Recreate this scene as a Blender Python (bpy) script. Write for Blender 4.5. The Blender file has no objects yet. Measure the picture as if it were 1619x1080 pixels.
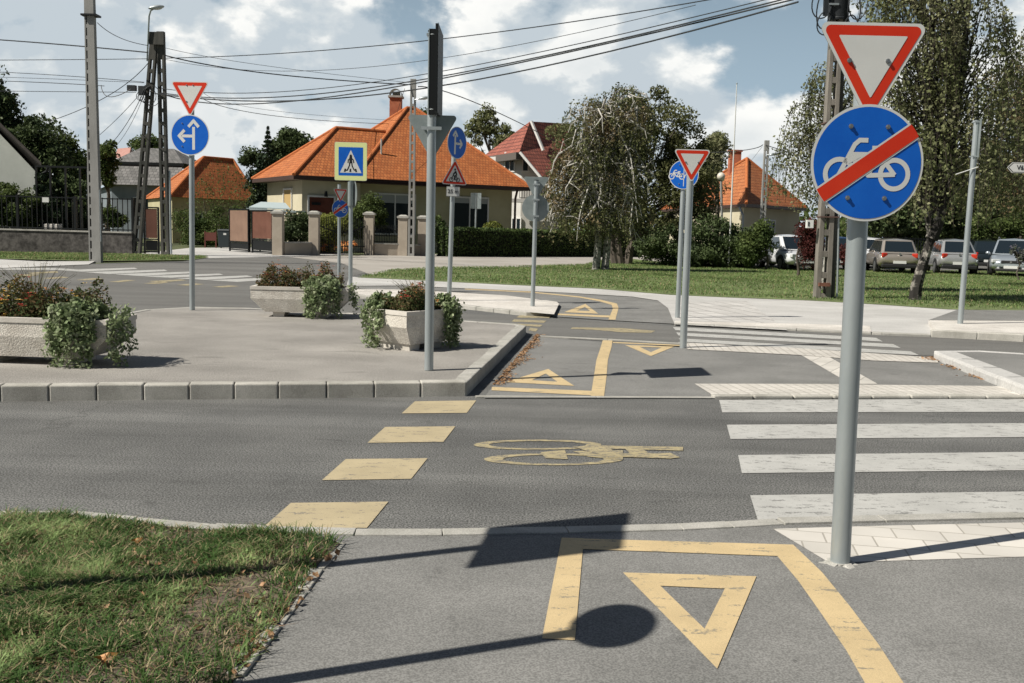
import bpy, bmesh, math, random
import numpy as np
from mathutils import Vector, Matrix
R=math.radians
scene=bpy.context.scene
# ------------------------------------------------------------------ camera
F=1574.; HC=1.5; PITCH=math.atan((540-361)/F); ROLL=0.026
fw=Vector((0,math.cos(PITCH),-math.sin(PITCH))); r0=Vector((1,0,0)); u0=r0.cross(fw)
rt=r0*math.cos(ROLL)+u0*math.sin(ROLL); upv=-r0*math.sin(ROLL)+u0*math.cos(ROLL)
CAM=Vector((0,0,HC))
cd=bpy.data.cameras.new('camera'); cam=bpy.data.objects.new('camera',cd); scene.collection.objects.link(cam)
M3=Matrix((rt,upv,-fw)).transposed(); cam.matrix_world=Matrix.Translation(CAM)@M3.to_4x4()
cd.sensor_width=36; cd.lens=F/1619*36; cd.clip_start=.1; cd.clip_end=5000
cd.dof.use_dof=True; cd.dof.focus_distance=6.5; cd.dof.aperture_fstop=14.0
scene.camera=cam
# ------------------------------------------------------------------ sun and sky
SUN_AZ=R(24); SUN_EL=R(46.5)      # azimuth of the shadows measured from +x
sdir=Vector((-math.cos(SUN_AZ)*math.cos(SUN_EL),-math.sin(SUN_AZ)*math.cos(SUN_EL),math.sin(SUN_EL)))
sl=bpy.data.lights.new('sun','SUN'); sl.energy=5.0; sl.angle=R(.42); sl.color=(1,.94,.84)
so=bpy.data.objects.new('sun',sl); scene.collection.objects.link(so); so.rotation_euler=sdir.to_track_quat('Z','Y').to_euler(); so.location=(0,0,30)
w=bpy.data.worlds.new('World'); scene.world=w; w.use_nodes=True
nt=w.node_tree; nt.nodes.clear()
def N(t,tree=None,**k):
    n=(tree or nt).nodes.new(t)
    for a,b in k.items():
        if a.startswith('i_'): n.inputs[a[2:].replace('_',' ')].default_value=b
        else: setattr(n,a,b)
    return n
def L(a,b,tree=None): (tree or nt).links.new(a,b)
out=N('ShaderNodeOutputWorld'); bg=N('ShaderNodeBackground'); bg.inputs[1].default_value=.05
sky=N('ShaderNodeTexSky',sky_type='NISHITA',sun_disc=False,sun_elevation=SUN_EL,sun_rotation=math.atan2(sdir.x,sdir.y)%(2*math.pi),air_density=1.0,dust_density=1.2,ozone_density=1.0)
tc=N('ShaderNodeTexCoord')
def cloudnoise(loc,scale,detail=10,rough=.57,dist=.35):
    mp=N('ShaderNodeMapping'); mp.inputs['Scale'].default_value=(1,1,1.55); mp.inputs['Location'].default_value=loc; L(tc.outputs['Generated'],mp.inputs[0])
    n=N('ShaderNodeTexNoise',i_Scale=scale,i_Detail=detail,i_Roughness=rough,i_Distortion=dist); L(mp.outputs[0],n.inputs[0]); return n.outputs[0]
CL=(.62,.10,.30)
c0=cloudnoise(CL,5.2,12,.55,.12); c1=cloudnoise((CL[0]-.02,CL[1],CL[2]+.05),5.2,12,.55,.12); big=cloudnoise((2.3,.7,1.1),1.6,3,.5,0)
def math_(op,a,b=None,c=None,clamp=False):
    n=N('ShaderNodeMath',operation=op,use_clamp=clamp)
    for k,x in enumerate((a,b,c)):
        if x is None: continue
        if isinstance(x,(int,float)): n.inputs[k].default_value=x
        else: L(x,n.inputs[k])
    return n.outputs[0]
def mrange(x,a,b,c=0.,d=1.,smooth=True):
    n=N('ShaderNodeMapRange',interpolation_type='SMOOTHSTEP' if smooth else 'LINEAR'); L(x,n.inputs[0])
    for k,v in zip((1,2,3,4),(a,b,c,d)): n.inputs[k].default_value=v
    return n.outputs[0]
sep=N('ShaderNodeSeparateXYZ'); L(tc.outputs['Generated'],sep.inputs[0])
dens=math_('ADD',c0,math_('MULTIPLY',math_('SUBTRACT',big,.5),.35))
# more cloud low down in the sky, open blue overhead
low=mrange(sep.outputs['Z'],.0,.36,.13,-.03); dens=math_('ADD',dens,low)
mask=mrange(dens,.452,.525)
over=mrange(sep.outputs['Z'],.36,.55,1.,.0); over=math_('MULTIPLY',over,mrange(sep.outputs['Y'],-.15,.25)); mask=math_('MULTIPLY',mask,over)
lit=mrange(math_('SUBTRACT',c0,c1),-.030,.055,0,1,False)
body=mrange(dens,.52,.72,0.,.38); lit=math_('SUBTRACT',lit,body,None,True)
ccol=N('ShaderNodeValToRGB'); L(lit,ccol.inputs[0]); e=ccol.color_ramp.elements
e[0].position=0; e[0].color=(8.6,9.7,10.5,1); e[1].position=1; e[1].color=(15.6,15.6,15.1,1); m_=e.new(.45); m_.color=(10.4,11.2,11.6,1)
tint=N('ShaderNodeMix',data_type='RGBA',blend_type='MULTIPLY'); tint.inputs[0].default_value=1; L(sky.outputs[0],tint.inputs[6]); tint.inputs[7].default_value=(.55,.58,.60,1)
mx=N('ShaderNodeMix',data_type='RGBA'); L(mask,mx.inputs[0]); hz=N('ShaderNodeMix',data_type='RGBA'); L(math_('MULTIPLY',mrange(sep.outputs['Z'],.02,.50,1.,0.),mrange(sep.outputs['Y'],-.15,.3)),hz.inputs[0]); L(tint.outputs[2],hz.inputs[6]); hz.inputs[7].default_value=(6.2,8.2,9.8,1)
L(hz.outputs[2],mx.inputs[6]); L(ccol.outputs[0],mx.inputs[7])
L(mx.outputs[2],bg.inputs[0]); L(bg.outputs[0],out.inputs[0])
vs=scene.view_settings; vs.view_transform='Standard'; vs.look='None'; vs.gamma=1; vs.exposure=.36
scene.render.engine='CYCLES'
# ------------------------------------------------------------------ geometry helpers
def ray(px,py): return fw+rt*((px-809.5)/F)-upv*((py-540)/F)
def G(px,py,z=0.):
    d=ray(px,py); return CAM+d*((z-HC)/d.z)
def AT(px,py,Y):
    d=ray(px,py); return CAM+d*(Y/d.y)
rnd=random.Random(7)
nrg=np.random.default_rng(11)
col=scene.collection
def setp(o,label=None,cat=None,group=None,kind=None):
    if label: o['label']=label
    if cat: o['category']=cat
    if group: o['group']=group
    if kind: o['kind']=kind
    return o
def thing(name,label,cat,loc=(0,0,0),rz=0,group=None,rx=0,ry=0):
    o=bpy.data.objects.new(name,None); col.objects.link(o); o.location=loc; o.rotation_euler=(rx,ry,rz); o.empty_display_size=.1
    return setp(o,label,cat,group)
def children(o): return [c for c in bpy.data.objects if c.parent==o]
def copy_tree(o,parent=None):
    c=o.copy(); col.objects.link(c); c.parent=parent
    for ch in children(o):
        if ch is not c: copy_tree(ch,c)
    return c
class MB:
    def __init__(s): s.v=[];s.f=[];s.m=[];s.uv={}
    def add(s,vs,fs,m=0):
        b=len(s.v); s.v+= [tuple(v) for v in vs]
        for f in fs: s.f.append(tuple(b+i for i in f)); s.m.append(m)
        return s
    def poly(s,pts,m=0,uv=None):
        b=len(s.v); s.v+=[tuple(p) for p in pts]; s.f.append(tuple(range(b,b+len(pts)))); s.m.append(m)
        if uv: s.uv[len(s.f)-1]=uv
        return s
    def box(s,c,d,rz=0,m=0,top=None,rot=None):
        x,y,z=[q/2 for q in d]; t=top or (1,1)
        P=[(-x,-y,-z),(x,-y,-z),(x,y,-z),(-x,y,-z),(-x*t[0],-y*t[1],z),(x*t[0],-y*t[1],z),(x*t[0],y*t[1],z),(-x*t[0],y*t[1],z)]
        Mx=rot if rot is not None else Matrix.Rotation(rz,3,'Z')
        P=[Mx@Vector(p)+Vector(c) for p in P]
        return s.add(P,[(0,3,2,1),(4,5,6,7),(0,1,5,4),(1,2,6,5),(2,3,7,6),(3,0,4,7)],m)
    def bar(s,a,b,wd,ht=None,m=0):
        a=Vector(a);b=Vector(b);d=b-a; l=d.length
        q=d.to_track_quat('Z','Y').to_matrix()
        return s.box((a+b)/2,(wd,ht or wd,l),rot=q,m=m)
    def tube(s,pts,rad,n=8,m=0,cap=True):
        pts=[Vector(p) for p in pts]
        if not isinstance(rad,(list,tuple)): rad=[rad]*len(pts)
        b=len(s.v); prev=None
        for i,p in enumerate(pts):
            t=(pts[min(i+1,len(pts)-1)]-pts[max(i-1,0)]).normalized()
            ref=prev if prev is not None else (Vector((1,0,0)) if abs(t.x)<.9 else Vector((0,1,0)))
            a=(ref-t*ref.dot(t)).normalized(); prev=a; c=t.cross(a)
            for k in range(n):
                g=2*math.pi*k/n; s.v.append(tuple(p+(a*math.cos(g)+c*math.sin(g))*rad[i]))
        for i in range(len(pts)-1):
            for k in range(n):
                k2=(k+1)%n; s.f.append((b+i*n+k,b+i*n+k2,b+(i+1)*n+k2,b+(i+1)*n+k)); s.m.append(m)
        if cap:
            s.f.append(tuple(b+k for k in range(n))[::-1]); s.m.append(m)
            e=b+(len(pts)-1)*n; s.f.append(tuple(e+k for k in range(n))); s.m.append(m)
        return s
    def prism(s,pts,off,m=0):   # pts planar 3d loop, off = extrusion vector
        n=len(pts); off=Vector(off); P=[Vector(p) for p in pts]; Q=[p+off for p in P]
        fs=[tuple(range(n)),tuple(range(2*n-1,n-1,-1))]+[(i,(i+1)%n,n+(i+1)%n,n+i)[::-1] for i in range(n)]
        return s.add(P+Q,fs,m)
    def sphere(s,c,r,n=12,k=8,m=0,sc=(1,1,1)):
        b=len(s.v); c=Vector(c)
        for i in range(k+1):
            th=math.pi*i/k
            for j in range(n):
                ph=2*math.pi*j/n; s.v.append((c.x+r*sc[0]*math.sin(th)*math.cos(ph),c.y+r*sc[1]*math.sin(th)*math.sin(ph),c.z+r*sc[2]*math.cos(th)))
        for i in range(k):
            for j in range(n):
                j2=(j+1)%n; s.f.append((b+i*n+j,b+(i+1)*n+j,b+(i+1)*n+j2,b+i*n+j2)); s.m.append(m)
        return s
    def build(s,name,mats,parent=None,smooth=False,world=False,bevel=0,seg=2):
        if not isinstance(mats,(list,tuple)): mats=[mats]
        V=s.v
        if world and parent is not None:
            l=parent.location if parent.parent is None else parent.parent.location
            V=[(a-l[0],b-l[1],c-l[2]) for a,b,c in V]
        me=bpy.data.meshes.new(name); me.from_pydata(V,[],s.f)
        for q in mats: me.materials.append(q)
        me.polygons.foreach_set('material_index',s.m)
        if s.uv:
            ul=me.uv_layers.new(name='uv')
            for fi,uv in s.uv.items():
                p=me.polygons[fi]
                for k,li in enumerate(p.loop_indices): ul.data[li].uv=uv[k]
        if smooth:
            me.polygons.foreach_set('use_smooth',[True]*len(me.polygons))
            try: me.set_sharp_from_angle(angle=R(40))
            except Exception: pass
        me.update()
        o=bpy.data.objects.new(name,me); col.objects.link(o)
        if parent is not None: o.parent=parent
        if bevel:
            bv=o.modifiers.new('b','BEVEL'); bv.width=bevel; bv.segments=seg; bv.limit_method='ANGLE'
        return o
def quads_mesh(name,V,mats,parent=None,loc=None,mi=None,k=4):
    """V: (n,k,3) array of faces"""
    V=np.asarray(V,dtype=np.float32); n=V.shape[0]
    if loc is not None: V=V-np.array(loc,dtype=np.float32)
    me=bpy.data.meshes.new(name); me.vertices.add(n*k); me.vertices.foreach_set('co',V.reshape(-1))
    me.loops.add(n*k); me.loops.foreach_set('vertex_index',np.arange(n*k,dtype=np.int32))
    me.polygons.add(n); me.polygons.foreach_set('loop_start',np.arange(0,n*k,k,dtype=np.int32)); 
    try: me.polygons.foreach_set('loop_total',np.full(n,k,dtype=np.int32))
    except Exception: pass
    if not isinstance(mats,(list,tuple)): mats=[mats]
    for q in mats: me.materials.append(q)
    if mi is not None: me.polygons.foreach_set('material_index',np.asarray(mi,dtype=np.int32))
    me.update(calc_edges=True); me.validate()
    o=bpy.data.objects.new(name,me); col.objects.link(o)
    if parent is not None: o.parent=parent
    return o
def leaf_quads(P,size,rg=nrg,asp=.6,flat=0.,jit=.35):
    """random leaf-shaped quads centred on P (n,3)"""
    n=len(P); a=rg.normal(size=(n,3)); 
    a/=np.linalg.norm(a,axis=1,keepdims=True)+1e-9
    b=rg.normal(size=(n,3)); 
    if flat: a[:,2]*=(1-flat); b[:,2]*=(1-flat)
    b-=a*(a*b).sum(1,keepdims=True)/((a*a).sum(1,keepdims=True)+1e-9); b/=np.linalg.norm(b,axis=1,keepdims=True)+1e-9
    s=size*(1+jit*rg.uniform(-1,1,size=(n,1)))
    a=a*s; b=b*s*asp
    return np.stack([P-a,P-b*1+a*.1,P+a,P+b+a*.1],axis=1)
# ------------------------------------------------------------------ materials
def mat(name,c,rough=.8,metal=0,c2=None,sc=5.,det=5,bump=0,bsc=None,spec=.4,lo=.35,hi=.65,coat=0,sp=None,spsc=300,spamt=.5,stretch=None):
    m=bpy.data.materials.new(name); m.use_nodes=True; t=m.node_tree; b=t.nodes['Principled BSDF']
    b.inputs['Roughness'].default_value=rough; b.inputs['Metallic'].default_value=metal; b.inputs['Specular IOR Level'].default_value=spec
    b.inputs['Base Color'].default_value=(*c,1)
    if coat: b.inputs['Coat Weight'].default_value=coat; b.inputs['Coat Roughness'].default_value=.05
    cur=None
    tc=t.nodes.new('ShaderNodeTexCoord'); src=tc.outputs['Object']
    if stretch:
        mp=t.nodes.new('ShaderNodeMapping'); mp.inputs['Scale'].default_value=stretch; t.links.new(src,mp.inputs[0]); src=mp.outputs[0]
    if c2 is not None:
        n=t.nodes.new('ShaderNodeTexNoise'); n.inputs['Scale'].default_value=sc; n.inputs['Detail'].default_value=det; n.inputs['Roughness'].default_value=.62
        t.links.new(src,n.inputs[0])
        r=t.nodes.new('ShaderNodeValToRGB'); r.color_ramp.elements[0].position=lo; r.color_ramp.elements[1].position=hi
        r.color_ramp.elements[0].color=(*c,1); r.color_ramp.elements[1].color=(*c2,1)
        t.links.new(n.outputs[0],r.inputs[0]); cur=r.outputs[0]
    if sp is not None:
        n=t.nodes.new('ShaderNodeTexNoise'); n.inputs['Scale'].default_value=spsc; n.inputs['Detail'].default_value=2; t.links.new(tc.outputs['Object'],n.inputs[0])
        r=t.nodes.new('ShaderNodeValToRGB'); r.color_ramp.elements[0].position=.38; r.color_ramp.elements[1].position=.62
        r.color_ramp.elements[0].color=(1-spamt,)*3+(1,); r.color_ramp.elements[1].color=(1+spamt,)*3+(1,)
        t.links.new(n.outputs[0],r.inputs[0])
        x=t.nodes.new('ShaderNodeMix'); x.data_type='RGBA'; x.blend_type='MULTIPLY'; x.inputs[0].default_value=1
        if cur: t.links.new(cur,x.inputs[6])
        else: x.inputs[6].default_value=(*c,1)
        t.links.new(r.outputs[0],x.inputs[7]); cur=x.outputs[2]
    if cur: t.links.new(cur,b.inputs['Base Color'])
    if bump:
        n=t.nodes.new('ShaderNodeTexNoise'); n.inputs['Scale'].default_value=bsc or sc*4; n.inputs['Detail'].default_value=4; t.links.new(src,n.inputs[0])
        q=t.nodes.new('ShaderNodeBump'); q.inputs['Strength'].default_value=bump; q.inputs['Distance'].default_value=.01; t.links.new(n.outputs[0],q.inputs['Height']); t.links.new(q.outputs[0],b.inputs['Normal'])
    m['bsdf']=1
    return m
def leafmat(name,c,c2,sc=1.2,trans=.35,rough=.55,c3=None,lo=.35,hi=.65):
    m=mat(name,c,rough,c2=c2,sc=sc,det=3,spec=.12,lo=lo,hi=hi); t=m.node_tree; b=t.nodes['Principled BSDF']
    rr=[n for n in t.nodes if n.type=='VALTORGB'][0]
    if c3: e=rr.color_ramp.elements.new(.5*(lo+hi)); e.color=(*c3,1)
    # per-leaf variation
    gi=t.nodes.new('ShaderNodeNewGeometry'); mm=t.nodes.new('ShaderNodeMapRange'); mm.inputs[3].default_value=.7; mm.inputs[4].default_value=1.32
    t.links.new(gi.outputs['Random Per Island'],mm.inputs[0])
    x=t.nodes.new('ShaderNodeMix'); x.data_type='RGBA'; x.blend_type='MULTIPLY'; x.inputs[0].default_value=1
    t.links.new(rr.outputs[0],x.inputs[6]); t.links.new(mm.outputs[0],x.inputs[7]); t.links.new(x.outputs[2],b.inputs['Base Color'])
    tr=t.nodes.new('ShaderNodeBsdfTranslucent'); t.links.new(x.outputs[2],tr.inputs[0])
    ms=t.nodes.new('ShaderNodeMixShader'); ms.inputs[0].default_value=trans; o=t.nodes['Material Output']
    t.links.new(b.outputs[0],ms.inputs[1]); t.links.new(tr.outputs[0],ms.inputs[2]); t.links.new(ms.outputs[0],o.inputs[0])
    return m
def brickmat(name,c,c2,mortar,bw,bh,mw=.01,rough=.85,bump=.6,uv=True,offset=.5,var=None,dist=.02,squash=1,wear=.0):
    m=bpy.data.materials.new(name); m.use_nodes=True; t=m.node_tree; b=t.nodes['Principled BSDF']; b.inputs['Roughness'].default_value=min(rough,.8); b.inputs['Specular IOR Level'].default_value=.4
    tc=t.nodes.new('ShaderNodeTexCoord'); k=t.nodes.new('ShaderNodeTexBrick'); k.offset=offset
    k.inputs['Scale'].default_value=1; k.inputs['Brick Width'].default_value=bw; k.inputs['Row Height'].default_value=bh; k.inputs['Mortar Size'].default_value=mw; k.inputs['Mortar Smooth'].default_value=.3
    k.inputs['Color1'].default_value=(*c,1); k.inputs['Color2'].default_value=(*c2,1); k.inputs['Mortar'].default_value=(*mortar,1)
    t.links.new(tc.outputs['UV' if uv else 'Object'],k.inputs[0])
    n=t.nodes.new('ShaderNodeTexNoise'); n.inputs['Scale'].default_value=1.3; n.inputs['Detail'].default_value=8; t.links.new(tc.outputs['Object'],n.inputs[0])
    r=t.nodes.new('ShaderNodeMapRange'); r.inputs[1].default_value=.3; r.inputs[2].default_value=.7; r.inputs[3].default_value=.86; r.inputs[4].default_value=1.12; t.links.new(n.outputs[0],r.inputs[0])
    x=t.nodes.new('ShaderNodeMix'); x.data_type='RGBA'; x.blend_type='MULTIPLY'; x.inputs[0].default_value=1; t.links.new(k.outputs[0],x.inputs[6]); t.links.new(r.outputs[0],x.inputs[7])
    t.links.new(x.outputs[2],b.inputs['Base Color'])
    q=t.nodes.new('ShaderNodeBump'); q.inputs['Strength'].default_value=bump; q.inputs['Distance'].default_value=dist; q.invert=True; t.links.new(k.outputs['Fac'],q.inputs['Height']); t.links.new(q.outputs[0],b.inputs['Normal'])
    return m
def wornpaint(name,c,under,amt=.42,sc=9):
    """road paint worn through to the asphalt in streaks"""
    m=mat(name,c,.75,c2=tuple(q*.84 for q in c),sc=3,det=8,sp=1,spsc=240,spamt=.10); t=m.node_tree; b=t.nodes['Principled BSDF']
    src=b.inputs['Base Color'].links[0].from_socket
    tc=t.nodes.new('ShaderNodeTexCoord'); mp=t.nodes.new('ShaderNodeMapping'); mp.inputs['Scale'].default_value=(.7,2.2,1); t.links.new(tc.outputs['Object'],mp.inputs[0])
    n=t.nodes.new('ShaderNodeTexNoise'); n.inputs['Scale'].default_value=sc; n.inputs['Detail'].default_value=9; n.inputs['Roughness'].default_value=.7; t.links.new(mp.outputs[0],n.inputs[0])
    nf=t.nodes.new('ShaderNodeTexNoise'); nf.inputs['Scale'].default_value=70; nf.inputs['Detail'].default_value=3; t.links.new(tc.outputs['Object'],nf.inputs[0])
    ma=t.nodes.new('ShaderNodeMath'); ma.operation='MULTIPLY_ADD'; ma.inputs[1].default_value=.34; t.links.new(nf.outputs[0],ma.inputs[0]); mb_=t.nodes.new('ShaderNodeMath'); mb_.operation='SUBTRACT'; mb_.inputs[1].default_value=.17; t.links.new(n.outputs[0],mb_.inputs[0]); t.links.new(mb_.outputs[0],ma.inputs[2]); n=ma
    r=t.nodes.new('ShaderNodeValToRGB'); r.color_ramp.elements[0].position=amt-.05; r.color_ramp.elements[1].position=amt; r.color_ramp.elements[0].color=(1,1,1,1); r.color_ramp.elements[1].color=(0,0,0,1); t.links.new(n.outputs[0],r.inputs[0])
    x=t.nodes.new('ShaderNodeMix'); x.data_type='RGBA'; t.links.new(r.outputs[0],x.inputs[0]); t.links.new(src,x.inputs[6]); x.inputs[7].default_value=(*under,1); t.links.new(x.outputs[2],b.inputs['Base Color'])
    return m
def emis(m,c,s):
    b=m.node_tree.nodes['Principled BSDF']; b.inputs['Emission Color'].default_value=(*c,1); b.inputs['Emission Strength'].default_value=s; return m
A_road=mat('asphalt_coarse',(.100,.101,.098),.82,c2=(.145,.146,.140),sc=.8,det=10,bump=.12,bsc=260,sp=1,spsc=95,spamt=.62,spec=.3)
A_far=mat('asphalt_far',(.115,.114,.108),.85,c2=(.16,.158,.149),sc=.35,det=10,bump=.3,bsc=120,sp=1,spsc=60,spamt=.18,stretch=(.4,1.2,1),spec=.3)
A_path=mat('asphalt_fine',(.166,.166,.159),.85,c2=(.214,.213,.204),sc=1.2,det=9,bump=.08,bsc=260,sp=1,spsc=130,spamt=.26,spec=.3)
A_isl=mat('asphalt_brownish',(.235,.224,.206),.87,c2=(.315,.30,.277),sc=.9,det=9,bump=.35,bsc=150,sp=1,spsc=80,spamt=.26,spec=.3)
A_beige=mat('pale_lane',(.30,.28,.25),.9,c2=(.38,.36,.33),sc=.4,det=9,spec=.3)
M_conc=mat('kerb_concrete',(.30,.295,.265),.88,c2=(.42,.41,.38),sc=3.5,det=9,bump=.3,bsc=120,sp=1,spsc=150,spamt=.15,spec=.3)
M_conc_d=mat('kerb_concrete_worn',(.36,.35,.31),.9,c2=(.52,.505,.46),sc=2.5,det=10,bump=.3,bsc=120,sp=1,spsc=150,spamt=.15,spec=.3)
M_pole_conc=mat('pole_concrete',(.21,.21,.20),.9,c2=(.33,.33,.315),sc=1.5,det=10,bump=.3,bsc=50,stretch=(1,1,.25))
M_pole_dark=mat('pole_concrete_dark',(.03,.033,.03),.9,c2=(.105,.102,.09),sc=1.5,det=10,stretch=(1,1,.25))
M_pole_old=mat('pole_concrete_old',(.13,.12,.105),.92,c2=(.24,.22,.19),sc=2.5,det=10,bump=.4,bsc=40,stretch=(1,1,.3))
M_sand=mat('pale_paving',(.50,.475,.435),.92,c2=(.60,.575,.535),sc=1.6,det=9,bump=.4,bsc=60,sp=1,spsc=50,spamt=.12)
M_walk=mat('pale_footway',(.42,.415,.40),.92,c2=(.50,.495,.48),sc=.6,det=9,bump=.2,bsc=60,sp=1,spsc=40,spamt=.08)
M_white=wornpaint('white_road_paint',(.45,.45,.43),(.2,.2,.19),.44)
M_yel=wornpaint('yellow_road_paint',(.56,.435,.245),(.25,.22,.16),.415)
M_yelf=wornpaint('faded_yellow_paint',(.40,.34,.20),(.17,.155,.125),.50,14)
M_galv=mat('galvanised_steel',(.33,.37,.38),.42,.55,c2=(.44,.48,.49),sc=3,det=8,stretch=(1,1,.3),bump=.05,bsc=60)
M_galv2=mat('galvanised_plate',(.22,.26,.26),.5,.5,c2=(.33,.37,.37),sc=4,det=8)
M_darkm=mat('dark_metal',(.007,.009,.010),.5,.3)
S_white=mat('sign_white',(.60,.61,.59),.38,c2=(.65,.66,.64),sc=4,det=8)
S_red=mat('sign_red',(.58,.030,.010),.35,c2=(.64,.042,.014),sc=4)
S_blue=mat('sign_blue',(.005,.10,.50),.33,c2=(.008,.125,.56),sc=5)
S_black=mat('sign_black',(.012,.012,.013),.5)
S_lime=mat('sign_fluorescent',(.72,.78,.36),.4)
M_bolt=mat('bolt_steel',(.35,.36,.37),.35,.8)
M_wire=mat('cable_black',(.018,.022,.026),.6)
M_glass=mat('window_glass',(.010,.018,.022),.08,0,spec=.25)
M_frame=mat('white_frame',(.62,.62,.6),.5)
M_bark=mat('bark',(.06,.05,.042),.95,c2=(.13,.11,.09),sc=6,det=9,bump=.8,bsc=20,stretch=(1,1,.3))
M_birch=mat('birch_bark',(.03,.028,.025),.9,c2=(.34,.33,.30),sc=7,det=8,lo=.38,hi=.55,bump=.5,bsc=20,stretch=(1,1,1.4))
M_soil=mat('soil',(.055,.042,.03),.95,c2=(.17,.135,.10),sc=26,det=9,bump=.8,bsc=60)
M_grassb=mat('grass_ground',(.085,.11,.038),.95,c2=(.15,.19,.075),sc=1.4,det=12,bump=.6,bsc=30,sp=1,spsc=30,spamt=.4)
M_grassf=mat('grass_far',(.05,.07,.025),.95,c2=(.10,.11,.05),sc=.2,det=9)
def weather(m,st=(.16,1.3,1),amp=(.80,1.16),crack=0,csc=.55,stains=0):
    t=m.node_tree; b=t.nodes['Principled BSDF']; cur=b.inputs['Base Color'].links[0].from_socket
    tc=t.nodes.new('ShaderNodeTexCoord')
    def mulby(sock):
        nonlocal cur
        x=t.nodes.new('ShaderNodeMix'); x.data_type='RGBA'; x.blend_type='MULTIPLY'; x.inputs[0].default_value=1; t.links.new(cur,x.inputs[6]); t.links.new(sock,x.inputs[7]); cur=x.outputs[2]
    def noise(scale,det,stv=(1,1,1),dist=0):
        mp=t.nodes.new('ShaderNodeMapping'); mp.inputs['Scale'].default_value=stv; t.links.new(tc.outputs['Object'],mp.inputs[0])
        n=t.nodes.new('ShaderNodeTexNoise'); n.inputs['Scale'].default_value=scale; n.inputs['Detail'].default_value=det; n.inputs['Roughness'].default_value=.6; n.inputs['Distortion'].default_value=dist; t.links.new(mp.outputs[0],n.inputs[0]); return n.outputs[0]
    def mr(x,a,b_,c,d):
        r=t.nodes.new('ShaderNodeMapRange'); t.links.new(x,r.inputs[0])
        for k,v in zip((1,2,3,4),(a,b_,c,d)): r.inputs[k].default_value=v
        return r.outputs[0]
    mulby(mr(noise(1.4,6,st),.32,.68,amp[0],amp[1]))
    if stains:
        mulby(mr(noise(2.6,5,(.8,1.6,1),.6),.30,.39,.78,1.0)); mulby(mr(noise(17,3),.24,.30,.62,1.0))
    if crack:
        mp=t.nodes.new('ShaderNodeMapping'); mp.inputs['Scale'].default_value=(.7,1.5,1); t.links.new(tc.outputs['Object'],mp.inputs[0])
        nn=t.nodes.new('ShaderNodeTexNoise'); nn.inputs['Scale'].default_value=3; nn.inputs['Detail'].default_value=5; t.links.new(tc.outputs['Object'],nn.inputs[0])
        ad=t.nodes.new('ShaderNodeMix'); ad.data_type='RGBA'; ad.blend_type='ADD'; ad.inputs[0].default_value=.30; t.links.new(mp.outputs[0],ad.inputs[6]); t.links.new(nn.outputs[1],ad.inputs[7])
        v_=t.nodes.new('ShaderNodeTexVoronoi'); v_.feature='DISTANCE_TO_EDGE'; v_.inputs['Scale'].default_value=csc; t.links.new(ad.outputs[2],v_.inputs[0])
        c_=mr(v_.outputs[0],.0,.006,1,0); mk=mr(noise(.5,2),.52,.60,0,crack)
        q=t.nodes.new('ShaderNodeMath'); q.operation='MULTIPLY'; t.links.new(c_,q.inputs[0]); t.links.new(mk,q.inputs[1])
        mulby(mr(q.outputs[0],0,1,1,.35))
    t.links.new(cur,b.inputs['Base Color'])
weather(A_road,(.07,1.5,1),(.74,1.2),.4,.45,1); weather(A_path,(.7,.7,1),(.88,1.08),.25,.5,1); weather(A_isl,(.5,.9,1),(.86,1.08),.35,.5,1); weather(A_far,(.12,1.1,1),(.86,1.1),.5,.3,0); weather(M_conc_d,(1.2,1.2,.4),(.74,1.12),0,1,1); weather(M_walk,(.5,.8,1),(.88,1.06),.4,.6,1); weather(M_sand,(.8,.8,1),(.86,1.08),0,.6,1)
# ------------------------------------------------------------------ ground sheets
def mesh_poly(name,pts,z,m,kind='structure'):
    bm=bmesh.new(); vs=[bm.verts.new((p[0],p[1],z)) for p in pts]; f=bm.faces.new(vs); bm.normal_update()
    if f.normal.z<0: f.normal_flip()
    bmesh.ops.triangulate(bm,faces=[f],ngon_method='EAR_CLIP'); me=bpy.data.meshes.new(name); bm.to_mesh(me); bm.free(); me.materials.append(m)
    o=bpy.data.objects.new(name,me); col.objects.link(o); o['kind']=kind; return o
def pxp(pts,z=0): return [G(a,b,z) for a,b in pts]
def sheet(name,pts,z,m,ext=()): return mesh_poly(name,[(*p,) for p in pxp(pts,z)]+list(ext),z,m)
def multi(name,polys,z,m,dz=0):
    bm=bmesh.new()
    for pts in polys:
        z+=dz
        vs=[bm.verts.new(G(a,b,z)) for a,b in pts]; f=bm.faces.new(vs); f.normal_update()
        if f.normal.z<0: f.normal_flip()
    bmesh.ops.triangulate(bm,faces=bm.faces[:],ngon_method='EAR_CLIP'); me=bpy.data.meshes.new(name); bm.to_mesh(me); bm.free(); me.materials.append(m)
    o=bpy.data.objects.new(name,me); col.objects.link(o); o['kind']='structure'; return o
def lerp_band(top,bot): return top+bot[::-1]
mesh_poly('ground',[(-1500,-300),(1500,-300),(1500,2500),(-1500,2500)],-.03,M_grassf)
FARE=[(-500,405),(0,413),(150,417),(290,413),(330,408),(460,404),(600,402)]
mesh_poly('road',[(-90,-8),(90,-8),(90,34),(38,34)]+[(*G(a,b)[:2],) for a,b in [(1060,412),(600,405)]]+[(*G(a,b)[:2],) for a,b in FARE[::-1][1:]],0,A_road)
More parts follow.
